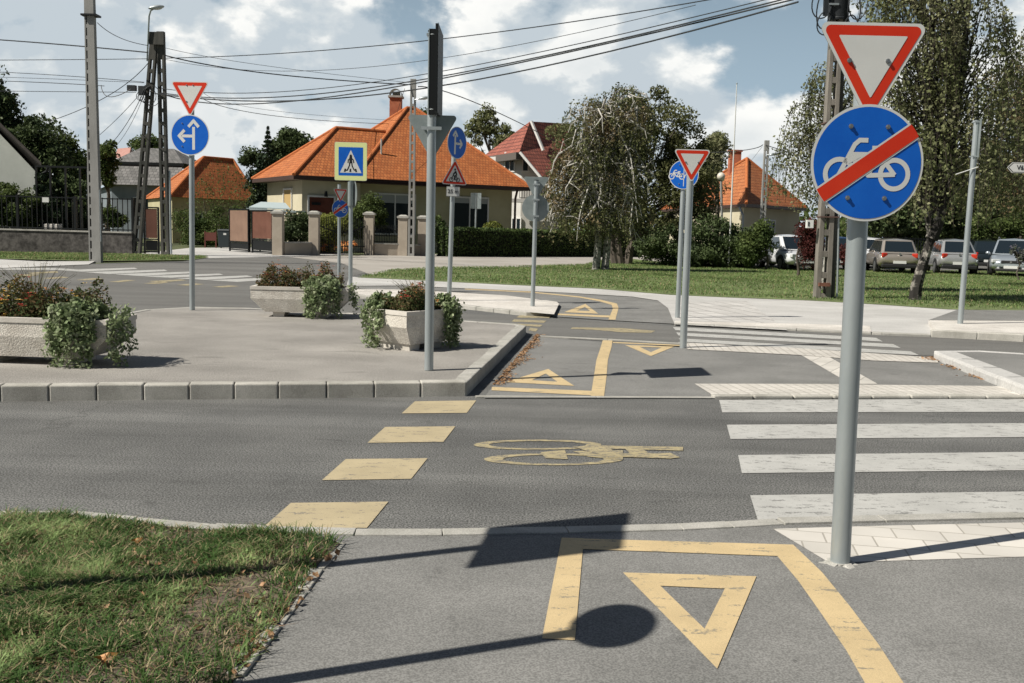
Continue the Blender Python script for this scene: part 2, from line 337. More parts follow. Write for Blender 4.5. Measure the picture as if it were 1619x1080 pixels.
# wide junction carriageway of the far road, smoother asphalt
sheet('far_road',[(-600,560),(-600,407),(0,414.5),(150,418.5),(290,414.5),(330,409.5),(460,405.5),(560,404),(590,428),(545,440),(545,462),(700,494),(830,501),(1068,516),(1380,528),(1700,545),(2600,595),(2600,660),(1700,567),(1450,562),(1080,548),(870,533),(700,525),(200,560)],.004,A_far)
sheet('side_street',[(450,405.5),(700,402),(1060,399),(1070,419),(900,428),(700,428),(585,434),(540,416)],.008,A_beige)
sheet('parking_lot',[(1060,402),(1700,404),(2600,418),(2600,440),(1619,436),(1180,431),(1060,424)],.004,A_far)
sheet('verge_footpath',[(-500,392),(0,399),(210,402),(300,392),(460,390),(560,402),(440,406),(330,408),(150,404),(-500,398)],.006,M_walk)
# lawn
LAWN=[(565,438.5),(640,442),(700,445),(800,450),(940,456),(1000,461),(1060,466),(1160,470.5),(1280,475),(1400,482),(1500,489),(1619,491),(2300,508),(2300,470),(1900,440),(1619,431),(1400,427.5),(1180,421.5),(1060,417),(1000,409),(945,412),(925,419),(800,422.5),(690,424),(620,428)]
sheet('lawn',LAWN,.03,M_grassb)
LOW=[(548,452),(640,451.5),(760,457),(900,463),(1000,469),(1040,475),(1056,487),(1066,512)]
sheet('far_footway',[(552,437)]+LAWN[:12]+[(1530,491.5),(1500,507),(1500,530.5),(1478,530),(1395,526.5),(1378,525.5),(1260,520),(1066,511.5)]+LOW[:-1][::-1],.024,M_walk)
sheet('cycle_lane',LOW+[(960,506),(872,500),(884,479),(800,467),(700,460),(560,456)],.012,A_path)
def slab(name,pts,z,m,z0=0.):
    o=MB().prism([Vector(p) for p in pxp(pts,z)],Vector((0,0,z0-z))).build(name,m); o['kind']='structure'; return o
slab('asphalt_footpath',[(1513,490),(1619,490.5),(2300,508),(2300,530),(1619,507),(1468,506)],.105,A_path)
slab('beige_footway',[(1468,506.3),(1619,507.3),(2300,530.3),(2300,562),(1619,527.5),(1480,521)],.103,M_sand)
def brick_sheet(name,pts,z,m,ang=0,sc=1):
    o=sheet(name,pts,z,m); me=o.data; ul=me.uv_layers.new(name='uv'); ca,sa=math.cos(ang),math.sin(ang)
    for l in me.loops:
        c=me.vertices[l.vertex_index].co; ul.data[l.index].uv=((c.x*ca+c.y*sa)/sc,(-c.x*sa+c.y*ca)/sc)
    return o
B_tile=brickmat('pale_tiles',(.50,.48,.44),(.57,.545,.50),(.34,.33,.30),.40,.20,.008,bump=.5,dist=.006)
B_tile2=brickmat('pale_grey_tiles',(.46,.45,.43),(.52,.51,.49),(.28,.27,.26),.40,.40,.02,bump=.5,offset=0)
brick_sheet('footway_tiles',[(1075,478),(1180,476),(1245,522),(1066,512.5)],.029,B_tile2,R(12))
sheet('footway_edge_strip',[(1066,508),(1260,511.5),(1375,515),(1378,524.6),(1260,519),(1068,510.8)],.034,M_sand)
# beige refuge (raised)
SAND=[(548,457),(600,456.5),(700,461),(800,467),(880,477),(884,480),(876,497),(830,493),(780,487),(700,478),(620,470),(550,464)]
mesh_poly('sand_refuge',pxp(SAND,.07),.07,M_sand)
def kerb(name,pts,wd,h,bl,m,z0=-.02,gap=.006,bev=.012):
    """pts: world outline (kerb's outer line), blocks laid on its left side"""
    mb=MB()
    for a,b in zip(pts[:-1],pts[1:]):
        a=Vector((a[0],a[1],0)); b=Vector((b[0],b[1],0)); d=b-a; ln=d.length
        if ln<.02: continue
        d.normalize(); nrm=Vector((-d.y,d.x,0)); k=max(1,round(ln/bl)); s=ln/k; rz=math.atan2(d.y,d.x)
        for i in range(k):
            c=a+d*(s*(i+.5))+nrm*(wd/2); hh=h+rnd.uniform(-.004,.004)
            mb.box((c.x,c.y,(z0+hh)/2),(s-gap,wd,hh-z0),rz)
    o=mb.build(name,m,bevel=bev,seg=2); o['kind']='structure'; return o
kerb('sand_refuge_kerb',pxp([(540,470),(620,476),(700,485),(780,494),(832,500),(872,500.5)]),.14,.073,.5,M_conc)
# left raised island
ISL=[(832,515),(821,512.5),(700,504.5),(550,494.5),(400,487),(300,485),(230,489),(185,497),(90,518),(-60,548),(-500,590)]
IF=[(-500,612),(0,610),(440,606.5),(738,604)]
isl=pxp(IF,.13)+pxp(ISL,.13)
def inset(pts,d):
    n=len(pts); o=[]
    for i in range(n):
        p=Vector(pts[i][:2]); a=Vector(pts[i-1][:2]); b=Vector(pts[(i+1)%n][:2])
        e1=(p-a).normalized(); e2=(b-p).normalized(); n1=Vector((-e1.y,e1.x)); n2=Vector((-e2.y,e2.x)); q=(n1+n2); q=q/max(.3,q.length_squared)*2
        o.append(p+q*d)
    return o
mesh_poly('traffic_island',[(*p,) for p in inset(isl,.12)],.126,A_isl)
kerb('island_kerb',isl[:4],.14,.13,.385,M_conc_d)
kerb('island_kerb_side',[isl[3],isl[4]],.14,.13,.30,M_conc)
kerb('island_kerb_back',isl[4:],.10,.130,.8,M_conc)
# middle refuge area
sheet('middle_path',[(765,629),(1130,629.5),(1619,630),(2600,632),(2600,600),(1619,575),(1480,573),(1260,562),(1090,550),(960,541),(848,533),(830,545)],.010,A_path)
def strip(name,top,bot,z,m): return sheet(name,top+bot[::-1],z,m)
kerb('concrete_edge',pxp([(752,629.5),(1130,631)]),.06,.014,1.0,M_conc,bev=.003)
kerb('concrete_edge_far',pxp([(848,533),(960,538.5),(1090,546)]),.09,.014,1.0,M_conc,bev=.003)
ke=pxp([(1128,631.2),(1619,631.5),(2600,634)]); kerb('flush_kerb',ke,.10,.035,.40,M_conc_d,gap=.012)
B_fine=brickmat('pale_cobble_strip',(.50,.475,.435),(.58,.555,.51),(.38,.36,.32),.10,.10,.008,bump=.7,offset=0,dist=.008)
brick_sheet('tactile_strip',[(1098,606.5),(1300,607),(1619,611),(2600,628),(2600,633),(1619,627),(1130,626.5)],.016,B_fine,R(8))
brick_sheet('tactile_strip_diagonal',[(1267,561.5),(1312,565),(1388,607),(1345,607)],.014,B_tile,R(60))
brick_sheet('tactile_strip_far',[(1072,541),(1180,547),(1250,549.5),(1350,556.5),(1480,565.5),(1484,573.5),(1380,570),(1260,561),(1088,552)],.017,B_fine,R(-5))
# right raised island
RI=[(1476,554),(1619,611),(2300,880)]
ri=pxp([(2300,880),(1619,611),(1476,555)][::-1],.11)
rb=pxp([(1476,555),(1545,554.5),(1619,559),(2400,610)],.11)
mesh_poly('right_island',[(*p,) for p in [ri[0]+Vector((.12,.0,0)),ri[1]+Vector((.12,.06,0)),ri[2]+Vector((.12,.12,0))]]+[(*p,) for p in rb[::-1][:-1]],.108,A_path)
kerb('right_island_kerb',[(p[0],p[1]) for p in ri],.30,.11,.8,M_walk,bev=.03)
kerb('right_island_kerb_back',[(p[0],p[1]) for p in rb[::-1]],.10,.112,.8,M_walk)
kerb('far_footway_kerb',pxp([(1066,515),(1260,524),(1378,529.5),(1395,530.5),(1472,533.5)]),.15,.040,.75,M_conc)
kerb('raised_footway_kerb',pxp([(1472,533.5),(1619,541),(2300,577)]),.16,.110,.75,M_conc_d)
# near footway
NE=[(-900,790),(0,822),(100,821),(200,831),(330,843),(430,848),(560,850.5),(700,850.5),(900,847),(1080,842),(1160,838),(1240,833),(1400,829),(1619,824),(2600,800)]
mesh_poly('near_footway',[(*p[:2],) for p in pxp(NE)]+[(12,-6),(-12,-6)],.010,A_path)
NT=[(-900,780),(0,811.5),(100,812),(200,821),(330,834),(470,838.5),(600,839),(800,836.5),(1000,834.5),(1160,830),(1228,823),(1400,820),(1619,814.5),(2600,790)]
kerb('near_flush_kerb',pxp(NE),.098,.020,.55,M_conc,gap=.006,bev=.004)
brick_sheet('near_tiles',[(1222,836),(1400,831),(1619,826),(2600,803),(2600,855),(1619,880),(1345,888.5),(1312,890)],.0125,brickmat('near_pale_tiles',(.50,.48,.44),(.58,.555,.51),(.34,.32,.28),.24,.17,.005,bump=.35,dist=.006,offset=.5),R(-10))
# ---------------- painted markings
def ext(a,b,x):  # extrapolate line a-b to x
    return (x,a[1]+(b[1]-a[1])*(x-a[0])/(b[0]-a[0]))
zeb=[]
for (a,b,c,d) in [((1137,632.5),(1619,630.5),(1142,652),(1619,651)),((1149,671.5),(1619,669),(1155,694),(1619,691)),((1167,719.5),(1619,714.5),(1173,748),(1619,743.5)),((1186,783),(1619,777),(1198,821.5),(1619,816))]:
    zeb.append([a,ext(a,b,1950),ext(c,d,1990),c])
multi('zebra_crossing',zeb,.004,M_white)
multi('zebra_crossing_middle',[[(1064,517),(1385,534),(1396,540),(1068,522)],[(1069,525.5),(1412,544),(1424,550),(1073,530.5)],[(1073,535),(1440,555.5),(1453,561.5),(1078,540)]],.0075,M_white)
zf=[]
for q in [[(370,188),(850,173),(870,181),(520,198)],[(530,201),(1040,185),(1060,194),(690,213)],[(715,214),(1200,198),(1220,207),(890,226)],[(895,227),(1390,210),(1410,218),(1080,237)],[(1110,240),(1560,222),(1600,230),(1300,250)],[(1310,252),(1790,232),(1820,241),(1500,263)]]:
    zf.append([(a/4,380+b/4) for a,b in q])
zf.append([(0,423),(90,424),(140,427),(0,426.5)])
multi('zebra_crossing_far',zf,.0075,M_white)
yf=[]
for q in [[(75,220),(160,214),(260,217),(180,227)],[(270,240),(390,229),(440,235),(330,244)],[(480,250),(600,238),(655,244),(540,253)],[(690,262),(800,250),(860,254),(750,265)],[(910,272),(1010,262),(1080,266),(980,276)],[(1115,283),(1220,272),(1290,277),(1190,286)],[(1340,294),(1450,285),(1512,290),(1410,298)],[(180,205),(360,194),(370,204),(200,212)],[(940,258),(1150,247),(1180,253),(1000,266)]]:
    yf.append([(a/4,380+b/4) for a,b in q])
multi('cycle_crossing_far',yf,.0078,M_yelf)
multi('cycle_crossing_squares',[[(460,795),(614,793),(580,834.5),(413,836.5)],[(546.7,725.7),(676,724.3),(650,757),(509,759)],[(609,675),(720,674),(701,698.5),(581,700)],[(656,634.5),(753,633),(738,652.7),(635,653.5)]],.004,wornpaint('yellow_square_paint',(.44,.37,.235),(.20,.18,.145),.42,10))
multi('cycle_crossing_middle',[[(821,498.5),(871,500),(868,503),(816,502)],[(813,504.7),(864,507),(860,510.3),(809,508.3)],[(808,511.3),(858,513.5),(854,516.7),(820,514.5)],[(838,518),(851,519.8),(847,524),(836,522.5)]],.0075,M_yelf)
def path_band(a,b): return a+b[::-1]
near=[[(888,850),(923,851),(909,1012),(857,1009)],
 [(923,851.5),(1079,856),(1254,861),(1229,879),(1079,873.5),(921,868)],
 path_band([(1254,861),(1300,905),(1345,960),(1390,1020),(1432,1085),(1500,1210)],[(1229,879),(1262,918),(1300,972),(1338,1028),(1369,1082),(1430,1210)])]
def tri_ring(o,i): return [[o[k],o[(k+1)%3],i[(k+1)%3],i[k]] for k in range(3)]
near+=tri_ring([(985,905),(1196,911),(1134,1057)],[(1044,926),(1146,930.5),(1114,994)])
multi('cycle_lane_marking_near',near,.0135,M_yel)
mid=[path_band([(953,538),(950,548),(943,569),(939,595),(934,626)],[(968.4,538.4),(967,548),(961,569),(959,595),(955,626.5)]),[(778,611.7),(937,618),(936,625),(777,617)],[(969,540.5),(1078,545.5),(1078,547),(969,542.3)]]
mid+=tri_ring([(798,604),(866.7,583.3),(908,610)],[(841,601),(863,590.5),(881,603.5)])+tri_ring([(988,545.5),(1066,548),(1029,563)],[(1011,548.3),(1046,549.5),(1029,556.8)])
multi('cycle_lane_marking_middle',mid,.0135,M_yel)
far=[path_band([(735,456.2),(838,461),(880,465),(916,468.6),(950,474),(975.5,480),(978,487),(973,505.5)],[(735,457.6),(838,462.5),(880,466.6),(916,470.4),(948,476.4),(967,482),(969,488),(962,505.2)]),[(882,495.7),(966,499),(964,502),(882,498)]]
far+=tri_ring([(892,493.5),(925.5,480.5),(946,496)],[(912,491),(925,485.2),(933,491.8)])
multi('cycle_lane_marking_far',far,.0155,M_yel)
# strokes for pictograms on the ground and on plates
def stroke(pts,w,closed=False):
    """list of quads for a 2d polyline with round-ish joints"""
    o=[]
    n=len(pts)
    for i in range(n if closed else n-1):
        a=Vector(pts[i][:2]); b=Vector(pts[(i+1)%n][:2]); d=(b-a)
        if d.length<1e-6: continue
        d.normalize(); q=Vector((-d.y,d.x))*w/2; e=d*w*.18
        o.append([a-q-e,b-q+e,b+q+e,a+q-e])
    return o
def ringq(c,ro,ri,n=40):
    o=[]
    for i in range(n):
        a=2*math.pi*i/n; b=2*math.pi*(i+1)/n
        o.append([(c[0]+ri*math.cos(a),c[1]+ri*math.sin(a)),(c[0]+ro*math.cos(a),c[1]+ro*math.sin(a)),(c[0]+ro*math.cos(b),c[1]+ro*math.sin(b)),(c[0]+ri*math.cos(b),c[1]+ri*math.sin(b))])
    return o
def disc2(c,r,n=40): return [(c[0]+r*math.cos(2*math.pi*i/n),c[1]+r*math.sin(2*math.pi*i/n)) for i in range(n)]
# worn bicycle on the road
bk=[]
def ellr(cx,cy,a,b,wx,wy,n=36):
    o=[]
    for i in range(n):
        t=2*math.pi*i/n; u=2*math.pi*(i+1)/n
        o.append([(cx+(a-wx)*math.cos(t),cy+(b-wy)*math.sin(t)),(cx+a*math.cos(t),cy+b*math.sin(t)),(cx+a*math.cos(u),cy+b*math.sin(u)),(cx+(a-wx)*math.cos(u),cy+(b-wy)*math.sin(u))])
    return o
bk+=ellr(850,703,101,8,24,2.4)+ellr(875,726,110,9.5,30,2.6)
bz=[[(855,715),(893,711),(898,726),(862,724)],[(905,713),(985,712),(985,727),(930,722)],[(930,704),(1080,706.5),(1080,712.5),(940,709)],[(985,706),(1015,708),(1030,720),(1000,721)],[(980,717),(1060,716),(1075,723),(1060,725),(980,722)],[(905,706),(960,706),(985,722),(965,724)]]
multi('cycle_symbol_marking',bk,.0035,M_yelf); multi('cycle_symbol_frame_marking',bz,.0042,M_yelf,.0004)
multi('cycle_symbol_marking_far',[[(905,517.5),(980,518.5),(1036,523),(1030,526),(985,525.5),(940,521.5),(902,520)]],.0075,M_yelf)
# ================================================================== traffic signs
SM=[S_white,S_red,S_blue,S_black,M_galv2,S_lime]   # slots
W_,RD,BL,BK,BACK,LM=range(6)
class Plate:
    """plate facing -y in its own frame, thickness to +y; graphics stacked 1 mm apart"""
    def __init__(s): s.mb=MB()
    def base(s,pts,t=.004):
        n=len(pts); F_=[Vector((x,0,z)) for x,z in pts]; B_=[Vector((x,t,z)) for x,z in pts]
        if Vector((F_[1]-F_[0])).cross(F_[2]-F_[1]).y>0: F_=F_[::-1];B_=B_[::-1]
        s.mb.poly(F_,W_); s.mb.poly(B_[::-1],BACK)
        for i in range(n):
            j=(i+1)%n; s.mb.poly([F_[i],B_[i],B_[j],F_[j]],BACK)
        return s
    def lay(s,polys,m,k,skip=0):
        for i,p in enumerate(polys):
            P=[Vector((a,-.0012*k-max(0,i-skip)*.00004,b)) for a,b in p]
            nn=sum(((P[i]).cross(P[(i+1)%len(P)]) for i in range(len(P))),Vector())
            if nn.y>0: P=P[::-1]
            s.mb.poly(P,m)
        return s
def rpoly(pts,r,n=6):
    o=[]; k=len(pts)
    for i in range(k):
        p=Vector(pts[i]); a=(Vector(pts[i-1])-p).normalized(); b=(Vector(pts[(i+1)%k])-p).normalized()
        ang=a.angle(b); d=r/math.tan(ang/2); c=p+(a+b).normalized()*(r/math.sin(ang/2))
        s=p+a*d-c; e=p+b*d-c; a0=math.atan2(s.y,s.x); a1=math.atan2(e.y,e.x)
        while a1-a0>math.pi: a1-=2*math.pi
        while a1-a0<-math.pi: a1+=2*math.pi
        for q in range(n+1):
            t=a0+(a1-a0)*q/n; o.append((c.x+r*math.cos(t),c.y+r*math.sin(t)))
    return o
def tri_pts(w,inset_=0,down=True,asp=.866):
    h=w*asp; s=-1 if down else 1
    c=-h/3*s if False else 0
    P=[(-w/2,-h/3*s),(w/2,-h/3*s),(0,2*h/3*s)]
    if inset_:
        k=1-inset_/(h/3); P=[(x*k,z*k) for x,z in P]
    return P
def bike(cx,cz,s,flip=1,w=.075):
    """bicycle heading left; unit: distance of hubs about 0.93"""
    T=lambda p:(cx+flip*p[0]*s,cz+p[1]*s)
    L_=[(-.47,-.18),(.46,-.18)]
    o=[]
    for c in L_: o+=ringq(T(c),.275*s,.195*s,32)
    for pl in ([(-.47,-.18),(-.30,.16),(-.23,.30),(-.15,.37),(-.02,.37)],[(-.30,.14),(.12,.14)],[(-.28,.10),(.02,-.20)],[(.02,-.20),(.46,-.18)],[(.46,-.18),(.20,.13)],[(.20,.24),(.02,-.20)],[(.08,.245),(.30,.245)],[(-.33,.02),(-.12,.14)]):
        o+=stroke([T(p) for p in pl],w*s)
    return o
def bolts(par,pts,name='bolt'):
    for x,z in pts:
        mb=MB(); mb.tube([(x,-.012,z),(x,-.004,z)],.0078,6); mb.tube([(x,-.006,z),(x,-.003,z)],.0105,10)
        mb.build(name,M_bolt,par)
def clamp(par,x,z,r,w=.16):
    mb=MB(); 
    mb.tube([((r+.002)*math.cos(a),(r+.002)*math.sin(a),z) for a in [i*math.pi/8 for i in range(17)]],.007,6)
    mb.box((0,-r-.004,z),(w,.012,.030)); mb.box((-w/2+.02,r*.2,z),(.012,r*2,.022)); mb.box((w/2-.02,r*.2,z),(.012,r*2,.022))
    return mb.build('clamp',M_galv,par,smooth=True)
def clampA(par,z,r,w,rz):
    o=clamp(par,0,z,r,w); o.rotation_euler.z=rz; return o
def post(root,h,r,z0=0,cap=True,cols=None):
    mb=MB(); mb.tube([(0,0,z0),(0,0,h)],r,20); mb.build('post',cols or M_galv,root,smooth=True)
    if cap: MB().tube([(0,0,h),(0,0,h+.012)],r*1.08,16).build('post_cap',M_darkm,root)
def place(o,z,off,rz):
    """turn a plate about the post and set it off in front of it"""
    o.location=(off*math.sin(rz),-off*math.cos(rz),z); o.rotation_euler=(0,0,rz); return o
def zpx(px,py,Y): return AT(px,py,Y).z
def yield_plate(root,z,off,rz,w=.490):
    p=Plate().base(rpoly(tri_pts(w),.028)).lay([rpoly(tri_pts(w,.0125),.022)],RD,1).lay([rpoly(tri_pts(w,.0125+w*.085),.004)],W_,2)
    o=p.mb.build('yield_plate',SM,root); return place(o,z,off,rz)
def disc(R_,k=64): return disc2((0,0),R_,k)
def blue_disc(R_): return Plate().base(disc(R_)).lay([disc(R_*.955)],BL,1)
def end_cycle(root,z,off,rz,R_=.25):
    p=blue_disc(R_); p.lay(bike(0,0,R_*1.05),W_,2,64)
    th=R(35); d=Vector((math.cos(th),math.sin(th))); q=Vector((-d.y,d.x))
    def band(w,k,m,rr):
        hw=w/2; e=math.sqrt(rr*rr-hw*hw); n=6; pts=[]
        for i in range(n+1):
            y=-hw+w*i/n; x=math.sqrt(rr*rr-y*y); pts.append(d*x+q*y)
        for i in range(n+1):
            y=hw-w*i/n; x=-math.sqrt(rr*rr-y*y); pts.append(d*x+q*y)
        p.lay([[tuple(v) for v in pts]],m,k)
    band(R_*.31,3,W_,R_*.985); band(R_*.25,4,RD,R_*.997)
    o=p.mb.build('end_of_cycle_route_plate',SM,root); return place(o,z,off,rz)
# ---- near post on the right
b=G(1328,893); rootA=thing('sign_post','nearest post, yield triangle over a blue disc with a bicycle struck through in red','road sign',b,0,'sign posts at the crossing',ry=-R(.75))
zA=zpx(1363,258,b.y-.06); zT=zpx(1375,88,b.y-.06)
post(rootA,zT+.11,.044)
o=end_cycle(rootA,zA,.07,R(4)); bolts(o,[(-.082,.155),(.082,.155),(-.082,-.15),(.082,-.15)])
o=yield_plate(rootA,zT-.005,.066,R(3)); bolts(o,[(-.10,-.018),(.068,-.018)])
for z in (zA+.15,zA-.15,zT): clampA(rootA,z,.044,.2,R(4))
mb=MB(); a_=[(.085+.03*math.sin(k*2.3)+.02*math.sin(k*5.1)) for k in range(18)]; lo_c=[(a_[k]*1.25*math.cos(k*math.pi/9)-.012,a_[k]*math.sin(k*math.pi/9),0.001) for k in range(18)]; hi_c=[(.052*math.cos(k*math.pi/9),.052*math.sin(k*math.pi/9),.018) for k in range(18)]
mb.add(lo_c+hi_c,[(k,(k+1)%18,18+(k+1)%18,18+k) for k in range(18)]+[tuple(range(18,36))]); mb.build('mortar_patch',M_conc,rootA)
# ---- left post, yield over straight / left arrows
b=G(304,490,.13); rootB=thing('sign_post','post with a yield triangle over a blue disc of straight and left arrows','road sign',b,0,'sign posts at the crossing',ry=R(.4))
zc=zpx(301,228,b.y); zt=zpx(300,163,b.y)
post(rootB,zt+.08,.040)
Rb=.30; p=blue_disc(Rb)
def arrows(p,s,flip=1):
    T=lambda q:[(flip*x*s,z*s) for x,z in q]
    p.lay([T([(.12,-.72),(.26,-.72),(.26,.40),(.12,.40)]),T([(-.42,-.12),(.12,-.12),(.12,.02),(-.42,.02)])],W_,2)
    p.lay([T(q) for q in stroke([(-.06,.42),(.19,.70)],.15)+stroke([(.19,.70),(.44,.42)],.15)+stroke([(-.30,.22),(-.56,-.05)],.15)+stroke([(-.56,-.05),(-.30,-.32)],.15)],W_,3)
    p.lay([T([(.19,.80),(.29,.62),(.09,.62)]),T([(-.66,-.05),(-.48,.06),(-.48,-.16)])],W_,2.5)
arrows(p,Rb); o=p.mb.build('straight_or_left_plate',SM,rootB); place(o,zc,.06,R(-6)); bolts(o,[(-.12,.17),(-.12,-.17)])
o=yield_plate(rootB,zt+.005,.058,R(-6),.60); bolts(o,[(-.05,.12),(.05,.12),(-.05,-.12)])
for z in (zc+.15,zc-.15,zt): clampA(rootB,z,.04,.16,R(-6))
# ---- centre post: back of a yield sign, tall narrow box plate seen edge-on above
def plate_box(root,zc,h,wd,rz,side=.1):
    mb=MB(); d=(0,.01,0)
    mb.box((-.055,0,zc),(.006,wd,h),m=1); mb.box((-.040,0,zc),(.022,wd-.02,h-.02),m=0)
    o=mb.build('advance_plate',[M_darkm,S_white],root); o.rotation_euler.z=rz; return o
b=G(678,585,.13); rootC=thing('sign_post','tall post on the island corner with a grey triangle back and dark plate on edge','road sign',b,0,'sign posts at the crossing',ry=-R(.25))
zt=zpx(686,205,b.y); zp0=zpx(686,205,b.y); zp1=zpx(687,70,b.y)
post(rootC,zp1-.02,.043)
o=Plate().base(rpoly(tri_pts(.490),.028)).lay([rpoly(tri_pts(.490,.0125),.022)],RD,1).mb.build('yield_plate_back',SM,rootC); place(o,zpx(687,228,b.y)-.0,.06,R(180))
o.location.x=.0
clampA(rootC,zpx(687,226,b.y),.043,.19,0)
mb=MB(); mb.box((.058,0,(zp0+zp1)/2),(.02,.60,zp1-zp0),m=0); mb.box((.072,0,(zp0+zp1)/2),(.004,.61,zp1-zp0+.01),m=0)
mb.box((-.03,-.048,(zp0+zp1)/2),(.008,.012,zp1-zp0),m=1); mb.box((.01,-.046,(zp0+zp1)/2),(.075,.008,zp1-zp0),m=0)
mb.build('direction_plate_on_edge',[M_darkm,M_galv2],rootC)
for z in (zp1-.05,zp0+.05): clampA(rootC,z,.045,.12,R(90))
# ---- oblique arrow disc + cyclists warning + 25 m
b=G(710,475,.07); rootD=thing('sign_post','post with oblique blue arrow disc, cyclist warning triangle and 25 m plate','road sign',b,0,'sign posts at the crossing',ry=R(.8))
zc=zpx(724,232,b.y); zt=zpx(722,283,b.y); zm=zpx(720,309,b.y)
post(rootD,zc+.22,.045)
p=blue_disc(.305)
T=lambda q,s=.305:[(x*s,z*s) for x,z in q]
p.lay([T([(-.30,-.72),(-.14,-.72),(-.14,.45),(-.30,.45)]),T([(-.14,-.12),(.40,-.12),(.40,.02),(-.14,.02)])],W_,2)
p.lay([T(q) for q in stroke([(-.44,.40),(-.22,.68)],.15)+stroke([(-.22,.68),(.0,.40)],.15)+stroke([(.28,.20),(.50,-.05)],.15)+stroke([(.50,-.05),(.28,-.30)],.15)],W_,3)
o=p.mb.build('straight_or_right_plate',SM,rootD); place(o,zc,.07,R(57))
p=Plate().base(rpoly(tri_pts(.56,0,False),.03)).lay([rpoly(tri_pts(.56,.014,False),.022)],RD,1).lay([rpoly(tri_pts(.56,.055,False),.01)],W_,2)
bq=ringq((-.07,-.07),.045,.030,20)+ringq((.07,-.07),.045,.030,20)+stroke([(-.07,-.07),(-.03,.02)],.018)+stroke([(-.03,.01),(.03,.0),(.0,-.07),(.07,-.07),(.03,.01)],.016)+stroke([(.04,.02),(.02,.09),(-.03,.03)],.03)+stroke([(.03,.02),(-.01,-.01),(.0,-.07)],.024)
p.lay(bq,BK,3,40).lay([disc2((0.005,.125),.02,14)],BK,3.5)
o=p.mb.build('cyclist_warning_plate',SM,rootD); place(o,zt-.02,.065,R(30))
def text_mesh(txt,size,name,m,par,loc,rz=0,ext=.001):
    c=bpy.data.curves.new(name,'FONT'); c.body=txt; c.size=size; c.align_x='CENTER'; c.align_y='CENTER'; c.extrude=ext; c.offset=size*.008
    t=bpy.data.objects.new('tmp',c); col.objects.link(t); dg=bpy.context.evaluated_depsgraph_get(); me=bpy.data.meshes.new_from_object(t.evaluated_get(dg)); 
    bpy.data.objects.remove(t); me.name=name; me.materials.clear(); me.materials.append(m); me.transform(Matrix.Rotation(R(90),4,'X'))
    o=bpy.data.objects.new(name,me); col.objects.link(o); o.parent=par; o.location=loc; o.rotation_euler.z=rz; return o
def rect(w,h,r=.015): return rpoly([(-w/2,-h/2),(w/2,-h/2),(w/2,h/2),(-w/2,h/2)],r,3)
p=Plate().base(rect(.26,.19)).lay([rect(.252,.182)],BK,.6).lay([rect(.242,.172)],W_,1.2)
o=p.mb.build('distance_plate',SM,rootD); place(o,zm,.062,R(12)); text_mesh('25 m',.104,'lettering',S_black,o,(0,-.004,0))
for z in (zc,zt,zm): clampA(rootD,z,.045,.12,R(20))
# ---- pedestrian crossing sign
b=G(554,458,.06); rootE=thing('sign_post','post with a square pedestrian crossing sign on a fluorescent yellow board','road sign',b,0,'sign posts at the crossing',ry=-R(.1))
zc=zpx(554,260,b.y); post(rootE,zc-.3,.045)
MB().tube([(0,0,zc-.3),(0,0,zc+.2)],.03,12).build('post_extension',M_galv,rootE,smooth=True)
p=Plate().base(rect(.70,.82,.03)).lay([rect(.69,.81,.03)],LM,1).lay([rect(.53,.61,.01)],BL,2).lay([[(-.235,-.245),(.235,-.245),(0,.245)]],W_,3)
k=[]; k+=[disc2((.0,.125),.026,14)]
k+=stroke([(0,.10),(0,-.03)],.06)+stroke([(-.02,-.01),(-.03,-.09),(-.075,-.19),(-.10,-.19)],.026)+stroke([(.02,-.01),(.03,-.10),(.075,-.185),(.10,-.18)],.026)+stroke([(0,.085),(-.055,.03),(-.06,-.03)],.022)+stroke([(0,.085),(.055,.03),(.065,-.03)],.022)
for x in (-.155,-.01,.14): k.append([(x-.02-x*.15,-.225),(x+.02-x*.15,-.225),(x*.75+.015,-.155),(x*.75-.015,-.155)])
p.lay(k,BK,4)
o=p.mb.build('pedestrian_crossing_plate',SM,rootE); place(o,zc,.055,R(2))
# oval back of a sign seen edge-on under the board
p=Plate().base([(a*.24,b_*.30) for a,b_ in disc(1.,40)]); o=p.mb.build('oval_plate_back',SM,rootE); place(o,zpx(553,311,b.y),.06,R(118))
mb=MB(); mb.tube([(0,-.05,zpx(553,330,b.y)),(0,-.05,zpx(553,292,b.y))],.062,12); mb.build('reflector_tube',M_galv2,rootE,smooth=True)
# ---- small yield + end of cycle route, left of the crossing sign
b=G(536,452,.0); rootF=thing('sign_post','thin post with a small struck through bicycle disc beside the pedestrian crossing sign','road sign',b,0,'sign posts at the crossing',ry=-R(.2))
zc=zpx(538,330,b.y); zt=zpx(540,305,b.y); post(rootF,zt+.2,.04)
end_cycle(rootF,zc,.06,R(35),.215); yield_plate(rootF,zt-.02,.06,R(40),.40)
for z in (zc,zt): clampA(rootF,z,.04,.12,R(35))
# ---- back of triangle + disc
b=G(842,485,.06); rootG=thing('sign_post','post showing the bare grey backs of a triangle and a disc','road sign',b,0,'sign posts at the crossing',ry=R(.15))
zt=zpx(849,297,b.y); zc=zpx(848,334,b.y); post(rootG,zt+.07,.040)
o=Plate().base(rpoly(tri_pts(.490),.028)).lay([rpoly(tri_pts(.490,.0125),.022)],RD,1).mb.build('yield_plate_back',SM,rootG); place(o,zt,.055,R(180))
o=blue_disc(.25).mb.build('disc_plate_back',SM,rootG); place(o,zc,.055,R(180))
for z in (zt,zc+.15,zc-.15): clampA(rootG,z,.04,.13,0)
